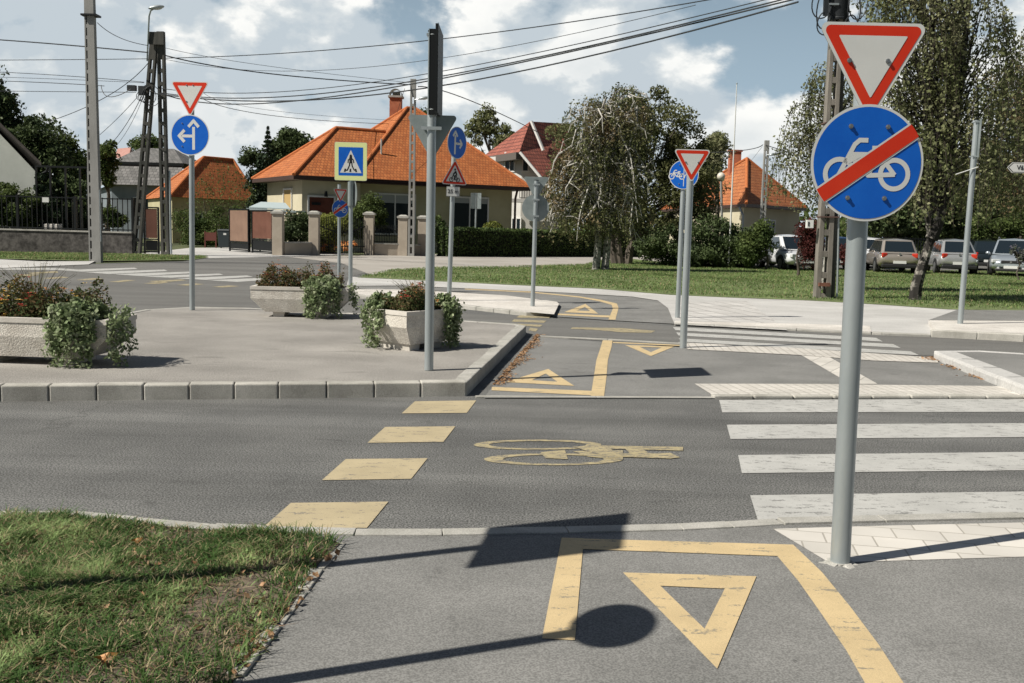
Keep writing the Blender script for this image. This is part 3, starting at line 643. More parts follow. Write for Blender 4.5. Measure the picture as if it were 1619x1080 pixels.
# ---- cycle | pedestrians disc
b=G(1071,502,.03); rootH=thing('sign_post','post just behind another, with a blue disc divided between bicycle and pedestrians','road sign',b,0,'sign posts at the crossing')
zc=zpx(1076,279,b.y); post(rootH,zc+.1,.042)
p=blue_disc(.25); p.lay([[(-.006,-.2),(.006,-.2),(.006,.2),(-.006,.2)]],W_,2); p.lay(bike(-.118,-.0,.19,1,.09),W_,2,64)
def person_sym(cx,cz,s): return [disc2((cx,cz+.37*s),.085*s,12)]+stroke([(cx,cz+.26*s),(cx,cz-.1*s)],.20*s)+stroke([(cx-.04*s,cz-.05*s),(cx-.06*s,cz-.45*s)],.09*s)+stroke([(cx+.04*s,cz-.05*s),(cx+.06*s,cz-.45*s)],.09*s)+stroke([(cx-.08*s,cz+.24*s),(cx-.17*s,cz-.08*s)],.06*s)+stroke([(cx+.08*s,cz+.24*s),(cx+.17*s,cz-.08*s)],.06*s)
p.lay(person_sym(.075,.0,.26),W_,2); p.lay(person_sym(.14,-.03,.17),W_,3)
o=p.mb.build('cycle_and_foot_plate',SM,rootH); place(o,zc,.055,R(-8)); bolts(o,[(-.08,.16),(-.08,-.16),(.08,-.16)])
clampA(rootH,zc,.042,.13,0)
# ---- yield in front of it
b=G(1080,550,.01); rootI=thing('sign_post','post with a yield triangle at the near end of the middle zebra crossing','road sign',b,0,'sign posts at the crossing',ry=-R(.2))
zt=zpx(1096,256,b.y); post(rootI,zt+.06,.046); o=yield_plate(rootI,zt,.058,R(4)); bolts(o,[(-.08,-.02),(.08,-.02)])
for z in (zt,zt-.12): clampA(rootI,z,.046,.14,R(4))
# ---- far right tall post with an edge-on plate
b=G(1518,512,.10); rootJ=thing('sign_post','slim grey post on the right with a thin bent rod sticking out','road sign',b,0,'sign posts at the crossing',ry=R(.3))
zt=zpx(1540,200,b.y); zq=zpx(1533,260,b.y); post(rootJ,zt,.046)
mb=MB(); mb.box((.058,0,(zq+zt)/2),(.03,.5,zt-zq),m=0); o=mb.build('plate_on_edge',[M_galv2],rootJ); o.rotation_euler.z=-math.atan2(b.x,b.y)
MB().tube([(-.30,-.06,zpx(1512,286,b.y)),(.06,-.05,zpx(1538,274,b.y))],.009,6).build('bent_rod',S_white,rootJ)
for z in (zt-.03,zq+.03): clampA(rootJ,z,.046,.14,R(90))
# ---- thin post of the backs of two small plates near the shop window
b=G(751,403); rootK=thing('sign_post','thin far post by the hedge with two narrow pale plates back to back','road sign',b,0,'sign posts at the crossing')
zt=zpx(750,305,b.y); post(rootK,zt,.05,cap=False)
mb=MB(); z0=zpx(750,330,b.y); mb.box((-.16,-.07,(z0+zt)/2),(.28,.012,zt-z0),m=0,rz=.2); mb.box((.17,-.06,(z0+zt)/2),(.22,.012,zt-z0),m=0,rz=-.3); mb.build('narrow_plates',[M_galv2],rootK)
# ---- direction sign at the right edge
Yd=16.; c0=AT(1590,265,Yd); rootL=thing('direction_sign','white arrow shaped street sign reading Városk at the right edge of the photo','direction sign',(c0.x+1.3,Yd,0),0)
post(rootL,c0.z+.3,.038)
zz=c0.z; hh=.082
p=Plate().base([(-1.3,0),(-1.22,-hh),(.05,-hh),(.05,hh),(-1.22,hh)]).lay([[(-1.285,0),(-1.21,-hh+.008),(.04,-hh+.008),(.04,hh-.008),(-1.21,hh-.008)]],BK,1).lay([[(-1.268,0),(-1.2,-hh+.016),(.03,-hh+.016),(.03,hh-.016),(-1.2,hh-.016)]],W_,2)
o=p.mb.build('arrow_board',SM,rootL); o.location=(0,-.045,zz); text_mesh('Városk',.105,'lettering',S_black,o,(-1.0,-.006,0))
# ---- posts that stand outside the frame and whose shadows fall into it
def shadow_base(px,py,z):
    p=G(px,py); t=z/math.tan(SUN_EL); return (p.x-math.cos(SUN_AZ)*t,p.y-math.sin(SUN_AZ)*t,0)
zc=2.75; b=shadow_base(994,992,zc); rootM=thing('sign_post','post left of the picture whose round disc throws the round shadow on the cycle lane','road sign',b,0,'sign posts outside the frame')
post(rootM,zc+.05,.036,cap=False); o=blue_disc(.20).mb.build('round_plate',SM,rootM); place(o,zc,.05,R(-90))
zc=3.3; b=shadow_base(896,853,zc); rootN=thing('sign_post','tall post left of the picture whose square plate throws the slanting shadow over the kerb','road sign',b,0,'sign posts outside the frame')
post(rootN,zc+.30,.036); o=Plate().base(rect(.66,.84,.01)).mb.build('square_plate',SM,rootN); place(o,zc,.05,R(-99))

# ================================================================== planters and plants
M_plant=mat('exposed_aggregate',(.52,.485,.43),.95,c2=(.66,.63,.57),sc=7,det=9,bump=1.0,bsc=75,sp=1,spsc=120,spamt=.22)
M_rimc=mat('planter_rim',(.50,.47,.42),.9,c2=(.60,.57,.52),sc=5,det=8,bump=.3,bsc=90)
def planter(loc,rz,label,l=1.42,wd=.62,h=.46):
    t=thing('planter',label,'planter',loc,rz,'concrete planters on the island')
    z0=.07; zr=z0+h*.52; zt=z0+h
    def ring(hl,hw,z): return [(-hl,-hw,z),(hl,-hw,z),(hl,hw,z),(-hl,hw,z)]
    L0=l*.72/2; W0=wd*.86/2
    mb=MB(); A=ring(L0,W0,z0); B=ring(l/2,wd/2-.0,zr); Cc=ring(l/2,wd/2,zt-.02)
    D=ring(l/2-.06,wd/2-.06,zt-.02); E=ring(l/2-.08,wd/2-.08,zt-.12)
    for P,Q in ((A,B),(B,Cc)):
        for i in range(4): j=(i+1)%4; mb.poly([P[i],P[j],Q[j],Q[i]],0)
    mb.poly(A[::-1],0); mb.build('trough',M_plant,t,bevel=.012)
    mb=MB(); o=ring(l/2+.008,wd/2+.008,zt-.045); o2=ring(l/2+.008,wd/2+.008,zt); i2=ring(l/2-.055,wd/2-.055,zt); i3=ring(l/2-.055,wd/2-.055,zt-.10)
    for P,Q in ((o,o2),(o2,i2),(i2,i3)):
        for i in range(4): j=(i+1)%4; mb.poly([P[i],P[j],Q[j],Q[i]],0)
    for i in range(4):
        j=(i+1)%4; q=ring(l/2-.01,wd/2-.01,zt-.045); mb.poly([q[i],q[j],o[j],o[i]],0)
    mb.build('rim',M_rimc,t)
    MB().poly(ring(l/2-.055,wd/2-.055,zt-.05),0).build('soil',M_soil,t)
    for s in (-1,1): MB().box((s*L0*.62,0,z0/2),(.15,W0*1.7,z0+.01),top=(1.15,1)).build('foot',M_rimc,t)
    return t
LM_pale=leafmat('pale_variegated_leaf',(.13,.18,.08),(.42,.45,.31),sc=9,trans=.28,c3=(.23,.29,.15),lo=.3,hi=.7)
LM_dark=leafmat('flower_foliage',(.045,.075,.025),(.13,.14,.06),sc=6,trans=.3)
LM_brown=leafmat('browned_foliage',(.10,.085,.04),(.20,.13,.07),sc=8,trans=.3)
PET=[mat('petal_red',(.42,.04,.03),.6,c2=(.5,.10,.06),sc=30),mat('petal_orange',(.62,.22,.05),.6,c2=(.7,.35,.12),sc=30),mat('petal_yellow',(.65,.42,.06),.6,c2=(.7,.5,.15),sc=30),mat('petal_pink',(.45,.16,.14),.6,c2=(.55,.3,.25),sc=30)]
def trailing(root_loc,rz,cx,cy,ztop,l,wd,label,n=2600,strands=26,spread=(.26,.28,.16),drop=.5,seed=1):
    """pale trailing plant: mound over the rim and hanging strands"""
    rg=np.random.default_rng(seed)
    t=thing('trailing_plant',label,'plant',root_loc,rz,'trailing plants in the planters')
    P=rg.normal(size=(n,3)); P/=np.linalg.norm(P,axis=1,keepdims=True); P*=rg.uniform(.55,1.08,size=(n,1))**.6
    bumps=.82+.3*np.sin(P[:,0:1]*7+seed)*np.cos(P[:,1:2]*6+P[:,2:3]*5)
    P=P*np.array(spread)*bumps+np.array([cx,cy,ztop+.02])
    P[:,2]-=.25*np.clip(np.abs(P[:,1]-0)-wd/2+.03,0,1)*2
    mb=MB(); S=[]
    for i in range(strands):
        a=rg.uniform(-math.pi,.15) if i%5 else rg.uniform(0,math.pi)
        x=cx+spread[0]*.75*math.cos(a); y=cy+spread[1]*.9*math.sin(a)
        if abs(y)<wd/2+.02 and abs(x)<l/2+.02 and i%4: y=math.copysign(wd/2+.03,cy) 
        if abs(y)<wd/2 and abs(x)<l/2: x=math.copysign(l/2+.04,cx)
        ln=rg.uniform(.35,1)*drop; z=ztop+rg.uniform(-.02,.1); pts=[]
        for k in range(14):
            f=k/13; px_=x+(x-cx)*.12*f+.02*math.sin(k*1.3+i); py_=y-.03*f+.02*math.cos(k*1.1+i); pz=max(.015,z-ln*f)
            pts.append((px_,py_,pz))
            m_=5
            S+= [[px_+rg.normal()*.028,py_+rg.normal()*.028,max(.01,pz+rg.normal()*.02)] for _ in range(m_)]
        mb.tube(pts,.0028,4,cap=False)
    P=np.vstack([P,np.array(S)])
    quads_mesh('leaves',leaf_quads(P,.0195,rg,asp=.8),LM_pale,t)
    mb.build('stems',mat('stem_green',(.12,.13,.06),.8),t)
    return t
def flowerbed(root_loc,rz,x0,x1,wd,ztop,label,seed=1,n=3800,hgt=.24,flowers=((0,14),(1,26),(2,40),(3,12)),grass=0,brown=.3,gx=None,gh=.5):
    rg=np.random.default_rng(seed)
    t=thing('flowering_plants',label,'flowers',root_loc,rz,'flowering plants in the planters')
    x=rg.uniform(x0,x1,n); y=rg.uniform(-wd/2,wd/2,n); H_=hgt*(.55+.45*np.sin(x*9+seed)*np.cos(y*11+seed*2)+.2*np.sin(x*23))
    H_=np.clip(H_,.06,None); z=ztop-.08+rg.uniform(0,1,n)**.7*(H_+.06)
    P=np.stack([x,y,z],1); Q=leaf_quads(P,.020,rg,asp=.45); mi=(rg.random(n)<brown).astype(int)
    quads_mesh('foliage',Q,[LM_dark,LM_brown],t,mi=mi)
    for k,c in flowers:
        V=[]
        cx=rg.uniform(x0,x1,max(2,c//7)); cy=rg.uniform(-wd/2*.9,wd/2*.6,max(2,c//7))
        for i in range(c):
            j=rg.integers(len(cx)); fx=np.clip(cx[j]+rg.normal()*.05,x0,x1); fy=cy[j]+rg.normal()*.05; h=hgt*(.55+.45*math.sin(fx*9+seed)*math.cos(fy*11+seed*2))
            fz=ztop-.03+max(.06,h)+rg.uniform(-.05,.05); r_=rg.uniform(.014,.026)
            for q in range(6):
                a=q*math.pi/3+rg.random(); ex=np.array([math.cos(a),math.sin(a),.35]); ey=np.array([-math.sin(a),math.cos(a),0]); c0=np.array([fx,fy,fz])
                V.append([c0,c0+ex*r_*.6-ey*r_*.45,c0+ex*r_*1.2,c0+ex*r_*.6+ey*r_*.45])
        quads_mesh('petals',np.array(V),PET[k],t)['kind']='stuff'
    if grass:
        mb=MB(); heads=[]
        for i in range(grass):
            a=rg.uniform(0,2*math.pi); r0_=rg.uniform(0,.05); l_=gh*rg.uniform(.4,1); ln_=rg.uniform(.1,.7)
            gx_=gx if gx is not None else .5*(x0+x1); bx=gx_+r0_*math.cos(a); by=r0_*math.sin(a)
            pts=[(bx+l_*ln_*f**1.8*math.cos(a),by+l_*ln_*f**1.8*math.sin(a),ztop-.05+l_*f*(1-.25*ln_*f)) for f in (0,.33,.66,1)]
            mb.tube(pts,[.0032,.0026,.002,.0014],3,cap=False); heads.append(pts[-1])
        mb.build('grass_stalks',mat('dry_stalk',(.19,.16,.08),.8,c2=(.10,.12,.05),sc=9),t)
        hp=np.repeat(np.array(heads),4,0)+rg.normal(size=(len(heads)*4,3))*.02
        quads_mesh('seed_heads',leaf_quads(hp,.006,rg,asp=.3),LM_brown,t)['kind']='stuff'
    return t
zt_=.13+.07+.46
pl1=G(88,577,.13); pl1=Vector((pl1.x,pl1.y,.13)); 
# rear planter axis slightly turned
P1=Vector((G(28,580,.13).x-.02,G(60,576,.13).y+.27,.13)); r1_=R(-3)
planter(P1,r1_,'pale rough concrete planter at the left edge of the photo',1.62,.64,.365)
flowerbed(P1,r1_,-.75,.62,.54,.435,'red, yellow and orange flowers with tall dry grass in the left edge planter',3,9000,.36,((0,60),(1,50),(2,90)),90,.3,-.02,.62)
trailing(P1,r1_,.50,-.16,.46,1.62,.64,'pale trailing plant spilling over the right end of the left edge planter',5200,44,(.22,.27,.14),.50,5)
P2=Vector((G(472,502,.13).x,G(472,502,.13).y+.30,.13)); r2_=R(2)
planter(P2,r2_,'pale concrete planter in the middle, at the back of the island beside the traffic lane',1.40,.62,.37)
flowerbed(P2,r2_,-.64,.58,.50,.44,'brown and orange faded flowers in the planter at the back of the island',8,7000,.36,((0,16),(1,40),(2,16),(3,50)),30,.62,-.2,.36)
trailing(P2,r2_,.34,-.22,.45,1.40,.62,'pale trailing plant covering the right half of the back planter',3600,36,(.28,.26,.16),.52,9)
r3_=R(52); c3_=G(642,556,.13); L3,D3=.78,.62
P3=Vector((c3_.x,c3_.y,.13))+Matrix.Rotation(r3_,3,'Z')@Vector((L3/2-.05,D3/2-.05,0))
planter(P3,r3_,'concrete planter seen from its corner just behind the centre sign post',L3,D3,.37)
flowerbed(P3,r3_,-.33,.33,.50,.44,'orange flowers and thin grasses in the planter behind the centre sign post',12,4600,.30,((0,40),(1,50),(3,24)),80,.35,.1,.46)
def trail3(cx,cy,lab,seed,sp=(.25,.25,.17),n=2800): trailing(P3,r3_,cx,cy,.45,L3,D3,lab,n,26,sp,.50,seed)
trail3(-.22,.26,'pale trailing plant over the left corner of the planter behind the centre post',21,(.22,.22,.15),3800)
trail3(.34,-.20,'pale trailing plant hanging to the right of the centre sign post',22,(.13,.14,.15),1900)
# fallen leaves along the kerbs
DRY=leafmat('dry_leaf',(.17,.09,.045),(.42,.29,.18),sc=20,trans=.12,c3=(.30,.18,.10))
def litter(name,a,b_,wd,n,size,z,label,seed=3,side=1):
    rg=np.random.default_rng(seed); a=np.array(a[:2]);b_=np.array(b_[:2]); d=b_-a; q=np.array([d[1],-d[0]])/np.linalg.norm(d)*side
    f=rg.random((n,1)); o=np.abs(rg.normal(size=(n,1)))*wd*(.35+.65*np.sin(f*9+1)**2)
    P=np.concatenate([a+d*f+q*o,np.full((n,1),z)+rg.uniform(.002,.02,(n,1))],1)
    ob=quads_mesh(name,leaf_quads(P,size,rg,asp=.6,flat=.0)*np.array([1,1,1.]),DRY); V=ob.data
    co=np.empty(len(V.vertices)*3,np.float32); V.vertices.foreach_get('co',co); co=co.reshape(-1,3); co[:,2]=z+.004+np.abs(co[:,2]-z)*.45; V.vertices.foreach_set('co',co.reshape(-1)); V.update()
    setp(ob,label,'leaves',kind='stuff')
litter('fallen_leaves',G(779,611),G(848,531),.085,1100,.021,.012,'brown dry leaves lying against the foot of the island kerb',3)
litter('fallen_leaves',G(1480,567),G(1600,612),.10,1200,.024,.012,'dry orange leaves gathered along the right island kerb',4,1)
# ================================================================== concrete utility poles
def slot_pole(root,h,w0,w1,d0,d1,m,z0=-.3,nslots=12,solid_top=.25,name='pole_shaft',md=None):
    """ladder-like precast pole: two flanges joined by webs, open slots between"""
    mb=MB(); hs=h*(1-solid_top); fl=.33
    def wid(z): f=z/h; return w0+(w1-w0)*f, d0+(d1-d0)*f
    def fr(z,xa,xb): w_,d_=wid(max(z,0)); return (xa*w_,xb*w_,d_)
    def seg(za,zb,xa,xb,k=1.):
        a=fr(za,xa,xb); b=fr(zb,xa,xb)
        P=[(a[0],-a[2]/2*k,za),(a[1],-a[2]/2*k,za),(a[1],a[2]/2*k,za),(a[0],a[2]/2*k,za),(b[0],-b[2]/2*k,zb),(b[1],-b[2]/2*k,zb),(b[1],b[2]/2*k,zb),(b[0],b[2]/2*k,zb)]
        mb.add(P,[(0,3,2,1),(4,5,6,7),(0,1,5,4),(1,2,6,5),(2,3,7,6),(3,0,4,7)])
    seg(z0,hs,-.5,-.5+fl); seg(z0,hs,.5-fl,.5); seg(hs,h,-.5,.5)
    p=hs/nslots
    for i in range(nslots): seg(i*p-(.3 if i==0 else 0)+0,i*p+p*.28,-.5+fl,.5-fl,.96)
    return mb.build(name,m,root,bevel=.008)
def street_head(par,x,y,z,rz,name='lamp_head',s=1.):
    mb=MB(); mb.sphere((0,0,0),.16*s,12,8,sc=(2.0,.8,.55)); o=mb.build(name,M_galv,par,smooth=True); o.location=(x,y,z); o.rotation_euler=(0,-.18,rz)
    g=MB().sphere((.06*s,0,-.045*s),.12*s,12,6,sc=(1.5,.8,.5)).build('lamp_glass',mat('lamp_glass',(.5,.5,.48),.1),o,smooth=True); return o
# left pale pole
b=G(152,414); UP1=thing('utility_pole','tall pale concrete pole with slots down its left edge, left of the crossed pair','utility pole',b,0,'utility poles',ry=-R(.15))
ztop=AT(143,-40,b.y).z
def taper(mb,x0a,x1a,x0b,x1b,y0,y1,z0,z1,m=0):
    P=[(x0a,y0,z0),(x1a,y0,z0),(x1a,y1,z0),(x0a,y1,z0),(x0b,y0,z1),(x1b,y0,z1),(x1b,y1,z1),(x0b,y1,z1)]
    mb.add(P,[(0,3,2,1),(4,5,6,7),(0,1,5,4),(1,2,6,5),(2,3,7,6),(3,0,4,7)],m)
mb=MB(); zs=ztop*.86; taper(mb,-.20,-.155,-.16,-.12,-.10,.10,-.2,zs); taper(mb,-.095,.20,-.075,.15,-.10,.10,-.2,zs); taper(mb,-.16,.15,-.15,.14,-.10,.10,zs,ztop)
ns=22
for i in range(ns):
    za=zs*i/ns; f=1-.2*i/ns; mb.box((-.125*f-.0,0,za+.03),(.075,.19,zs/ns*.30))
taper(mb,-.17,-.08,-.14,-.06,.06,.09,0,zs)
mb.build('pole_shaft',M_pole_conc,UP1)
for z in (AT(150,25,b.y).z,): 
    MB().box((.02,-.0,z),(.52,.42,.06)).build('band',M_darkm,UP1)
MB().tube([(.21,-.08,AT(152,410,b.y).z+.6),(.20,-.08,AT(150,300,b.y).z)],.018,6).build('conduit',M_galv,UP1)
# crossed pair of dark poles with lamp
b=G(238,403); YA=b.y; UA=thing('utility_pole','pair of dark slotted concrete poles leaning together with a street lamp on top','utility pole',b,0,'utility poles')
zt=AT(250,50,YA).z
def leg(px0,px1,ptop,name):
    r=thing('tmp','x','x'); bpy.data.objects.remove(r)
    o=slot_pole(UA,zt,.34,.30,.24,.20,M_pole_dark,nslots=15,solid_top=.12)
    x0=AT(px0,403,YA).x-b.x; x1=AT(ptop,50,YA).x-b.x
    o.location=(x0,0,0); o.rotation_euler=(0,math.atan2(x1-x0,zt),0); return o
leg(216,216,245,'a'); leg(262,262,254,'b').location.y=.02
# dark bracket across the pole tops
mb=MB(); mb.box(((AT(250,62,YA).x-b.x),-.20,AT(250,62,YA).z),(.60,.06,.50)); mb.build('top_bracket',M_pole_dark,UA)
mb=MB(); lx=AT(236,98,YA).x-b.x; mb.tube([(lx,-.25,AT(236,98,YA).z),(AT(240,28,YA).x-b.x,-.3,AT(240,28,YA).z),(AT(244,20,YA).x-b.x,-.4,AT(244,20,YA).z),(AT(252,17,YA).x-b.x,-.5,AT(252,17,YA).z)],.035,8); mb.build('lamp_arm',M_galv2,UA,smooth=True)
street_head(UA,AT(254,16,YA).x-b.x,-.5,AT(254,16,YA).z,R(10))
MB().tube([(AT(272,405,YA).x-b.x,-.1,0),(AT(268,270,YA).x-b.x,0,AT(268,270,YA).z)],.045,8).build('conduit',M_galv,UA)
mb=MB()
for (px,py,w_,h_) in [(213,141,.34,.22),(229,145,.26,.36),(238,140,.2,.16)]:
    q=AT(px,py,YA); mb.box((q.x-b.x,-.3,q.z),(w_,.2,h_))
for i in range(5):
    q=AT(226+i*5,150,YA); r_=.14+.05*i; mb.tube([(q.x-b.x+r_*math.cos(a),-.34-.02*i,q.z-.1+1.2*r_*math.sin(a)) for a in [k*math.pi/8 for k in range(17)]],.014,4)
mb.build('cable_joint',M_wire,UA)
# pole by the hedge
b=G(650,405); Y6=b.y; UB=thing('utility_pole','grey ladder pole with open slots and small lamp before the large orange roof','utility pole',b,0,'utility poles',ry=-R(.1))
z6=AT(653,125,Y6).z; slot_pole(UB,z6,.33,.27,.22,.18,M_pole_conc,nslots=17,solid_top=.10)
q=AT(668,157,Y6); MB().tube([(.1,-.1,q.z-.05),(q.x-b.x,-.25,q.z)],.028,6).build('lamp_arm',M_galv,UB); street_head(UB,q.x-b.x+.1,-.25,q.z+.03,0,s=.85)
# big old pole behind the struck-through bicycle disc
b=G(1299,473); Y7=b.y; UC=thing('utility_pole','big weathered slotted concrete pole with a cable coil, behind the nearest sign','utility pole',b,0,'utility poles',ry=R(-.5))
h7=9.2
mb=MB()
slot_pole(UC,h7,.37,.22,.26,.2,M_pole_old,nslots=16,solid_top=.12)
# second flange set behind on the right: I-section side, its shade put into darker concrete
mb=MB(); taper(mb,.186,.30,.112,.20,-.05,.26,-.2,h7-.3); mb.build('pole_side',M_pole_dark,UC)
MB().tube([(.35,-.05,0),(.28,-.05,AT(1315,330,Y7).z)],.03,8).build('conduit',M_galv,UC)
zc0=AT(1310,33,Y7).z; zc1=AT(1310,-15,Y7).z
mb=MB(); pts=[]
for i in range(300):
    a=i*2*math.pi/14; z=zc0+(zc1-zc0)*i/300; pts.append((.04+.22*math.cos(a),.0+.20*math.sin(a),z))
mb.tube(pts,.026,5); mb.build('cable_coil',M_wire,UC,smooth=True)
mb=MB()
for (cx,cz,rx_,rz_) in [(-.36,-.25,.16,.42),(-.42,-.1,.22,.34),(-.30,-.55,.20,.26),(.34,-.15,.14,.45),(.42,.05,.22,.5),(.30,-.85,.22,.5)]:
    mb.tube([(cx+rx_*math.cos(a),-.2+.05*math.sin(a*2),zc0+.45+cz+rz_*math.sin(a)) for a in [k*math.pi/10 for k in range(21)]],.016,5)
mb.box((-.32,-.2,zc0+.35),(.1,.08,.55),m=0); mb.build('cable_loops',M_wire,UC,smooth=True)
q=AT(1318,10,Y7); MB().box((q.x-b.x,-.22,q.z),(.22,.05,.04)).build('clip',M_galv,UC)
q=AT(1279,354,Y7); mb=MB(); mb.box((q.x-b.x,-.1,q.z),(.15,.14,.19),m=0); mb.box((q.x-b.x-.04,-.175,q.z),(.03,.01,.10),m=1); mb.build('junction_box',[S_white,M_darkm],UC)
q=AT(1290,449,Y7); MB().box((-.01,-.18,q.z),(.26,.10,.08)).build('rusty_plate',mat('rust',(.12,.05,.035),.9,c2=(.2,.09,.06),sc=12),UC)
for z in (AT(1300,343,Y7).z,AT(1300,195,Y7).z): MB().box((.05,0,z),(.46,.34,.03)).build('band',mat('rusty_band',(.10,.06,.05),.9),UC)
# slim pole before the right house, with lamp
b=G(1203,398); Y8=46.; b=AT(1203,400,Y8); b.z=0; UD=thing('utility_pole','slim concrete ladder pole with a small lamp in front of the right orange roofed house','utility pole',b,0,'utility poles')
z8=AT(1208,222,Y8).z; slot_pole(UD,z8,.26,.21,.2,.16,M_pole_conc,nslots=15,solid_top=.08)
q=AT(1220,245,Y8); MB().tube([(0,-.1,q.z-.02),(q.x-b.x,-.2,q.z)],.024,6).build('lamp_arm',M_galv,UD); street_head(UD,q.x-b.x+.05,-.2,q.z+.02,0,s=.7)
# flagpole and globe lamp, orange stake
b=G(1152,425); FP=thing('flagpole','very thin pale flagpole rising above the dark bushes','flagpole',b,0,ry=R(-.35)); zf_=AT(1161,132,b.y).z
MB().tube([(0,0,-.1),(0,0,zf_)],[.045,.018],10).build('mast',S_white,FP,smooth=True); MB().sphere((0,0,zf_),.035).build('finial',M_galv,FP)
Y9=44.; b=AT(1144,400,Y9); b.z=0; GL=thing('globe_lamp','white globe street lamp on a thin post in front of the orange roof','street lamp',b)
q=AT(1140,279,Y9); MB().tube([(0,0,-.1),(q.x-b.x,0,q.z)],.055,10).build('lamp_post',M_pole_conc,GL,smooth=True)
MB().sphere((q.x-b.x,0,q.z),.175,18,12).build('globe',mat('opal_globe',(.62,.58,.50),.35),GL,smooth=True)
b=G(1271,427); SK=thing('stake','thin orange and white garden stake on the lawn beside the old concrete pole','stake',b,0,ry=R(.6)); zz=AT(1274,366,b.y).z
MB().tube([(0,0,0),(0,0,zz*.55)],.035,8).build('lower_half',mat('stake_orange',(.55,.30,.18),.7,c2=(.6,.5,.4),sc=3),SK); MB().tube([(0,0,zz*.55),(0,0,zz)],.035,8).build('upper_half',mat('stake_red',(.50,.16,.07),.7),SK)
# ================================================================== overhead cables
def wire(p0,pm,p1,r,label,group='overhead cables',n=24):
    a=AT(*p0);m=AT(*pm);c=AT(*p1)
    # quadratic through the three points
    pts=[]
    for i in range(n+1):
        t=i/n; l0=(t-.5)*(t-1)*2; l1=-4*t*(t-1); l2=2*t*(t-.5)
        pts.append(a*l0+m*l1+c*l2)
    mb=MB(); mb.tube([q-a for q in pts],r*.78,5,cap=False); o=mb.build('overhead_cable',M_wire); o.location=a
    setp(o,label,'cable',group)
W=[((-200,52,46),(0,63,43),(234,83,41),.032,'thick cable running out of the left edge to the crossed dark poles'),
((262,88,41),(430,117,45),(650,134,49.4),.032,'thick cable sagging from the crossed dark poles to the pole by the hedge'),
((-200,95,46),(0,95,43),(234,93,41),.018,'thin level cable left of the crossed dark poles'),
((262,92,41),(620,70,34),(1130,-2,27),.020,'thin cable rising from the crossed poles to the top right of the sky'),
((262,94,41),(560,108,36),(1100,8,27),.012,'faint cable just under the thin one that rises to the right'),
((255,140,41),(560,134,36),(1240,-8,24.5),.018,'upper cable of the bundle rising to the big old pole'),
((255,147,41),(560,142,36),(1250,-4,24.6),.026,'second cable of the bundle rising to the big old pole'),
((250,146,41),(500,156,37),(1255,-1,24.7),.028,'third cable of the bundle rising to the big old pole'),
((245,148,41),(600,149,36),(1262,3,24.8),.030,'lowest cable of the bundle rising to the big old pole'),
((262,76,41),(420,104,45),(650,131,49.4),.012,'thin cable above the thick one between the crossed poles and the hedge pole'),
((322,157,42),(440,184,50),(615,196,62),.018,'thin cable running down to the ridge of the large orange roof'),
((322,147,42),(440,176,50),(660,192,60),.010,'faint cable dropping behind the centre post'),
((154,36,34.5),(190,60,38),(234,72,41),.016,'short cable from the pale pole to the crossed poles'),
((-200,110,46),(0,114,43),(228,130,41),.016,'upper of the lower cables at the left edge'),
((-200,118,46),(0,122,43),(228,131,41),.012,'middle one of the lower cables at the left edge'),
((-200,124,46),(0,128,43),(165,136,41.5),.018,'lowest of the three cables meeting the crossed poles from the left'),
((-200,142,46),(0,144,43),(215,146,41),.016,'level cable ending at the joint box left of the crossed poles'),
((234,100,41),(170,152,43),(78,192,46),.020,'slack cable dropping from the crossed poles towards the left house'),
((222,148,41),(190,183,45),(158,213,50),.016,'left guy cable under the joint box'),
((224,152,41),(198,199,45),(174,229,50),.018,'right guy cable under the joint box'),
((226,154,41),(206,198,45),(186,228,50),.012,'thin third guy cable under the joint box'),
((160,135,41.5),(173,153,41),(207,141,41),.020,'loop of cable hanging left of the joint box'),
((661,137,49.4),(760,166,55),(905,238,66),.032,'thick cable from the hedge pole down to the red roofed house'),
((640,140,49.4),(634,158,52),(628,178,56),.014,'short drop cable from the hedge pole to the chimney'),
((1206,229,46),(1180,237,48),(1125,241,50),.024,'cable running left from the slim pole before the right house'),
((1209,229,46),(1225,234,44),(1262,245,38),.024,'cable running right from the slim pole into the birch'),
((1205,232,46),(1195,245,52),(1186,256,60),.010,'thin drop cable from the slim pole to the right orange roof')]
for q in W: wire(*q)
# ================================================================== houses
def pl(v,uvscale=1):
    """uv in metres for a planar polygon, v axis up the slope"""
    n=Vector()
    for i in range(len(v)): n+=Vector(v[i]).cross(Vector(v[(i+1)%len(v)]))
    n.normalize(); 
    if abs(n.z)>.999: ux=Vector((1,0,0))
    else: ux=Vector((0,0,1)).cross(n).normalized()
    vy=n.cross(ux); return [((Vector(p)).dot(ux),(Vector(p)).dot(vy)) for p in v]
def faceuv(mb,v,m=0): mb.poly(v,m,pl(v))
T_or=brickmat('orange_roof_tiles',(.36,.105,.028),(.47,.16,.048),(.22,.065,.02),.20,.25,.018,bump=.7,dist=.04,rough=.8)
T_or2=brickmat('orange_roof_tiles_pale',(.40,.13,.045),(.47,.18,.065),(.26,.08,.03),.20,.27,.025,bump=1,dist=.05)
T_rd=brickmat('red_roof_tiles',(.27,.085,.06),(.38,.125,.085),(.12,.04,.03),.30,.36,.04,bump=1,dist=.06)
T_sl=brickmat('slate_roof',(.115,.115,.11),(.19,.185,.18),(.06,.06,.06),.35,.35,.02,bump=.6,dist=.02)
M_cream=mat('cream_render',(.46,.42,.30),.92,c2=(.56,.52,.39),sc=.5,det=10,bump=.15,bsc=30)
M_beige_shade=mat('beige_and_shaded_render',(.36,.33,.20),.92,c2=(.44,.41,.26),sc=.5,det=10,bump=.15,bsc=30)  # main front's shade put into a darker cream; plain beige on the small house
M_whiter=mat('white_render',(.50,.49,.46),.92,c2=(.58,.57,.54),sc=.5,det=10)
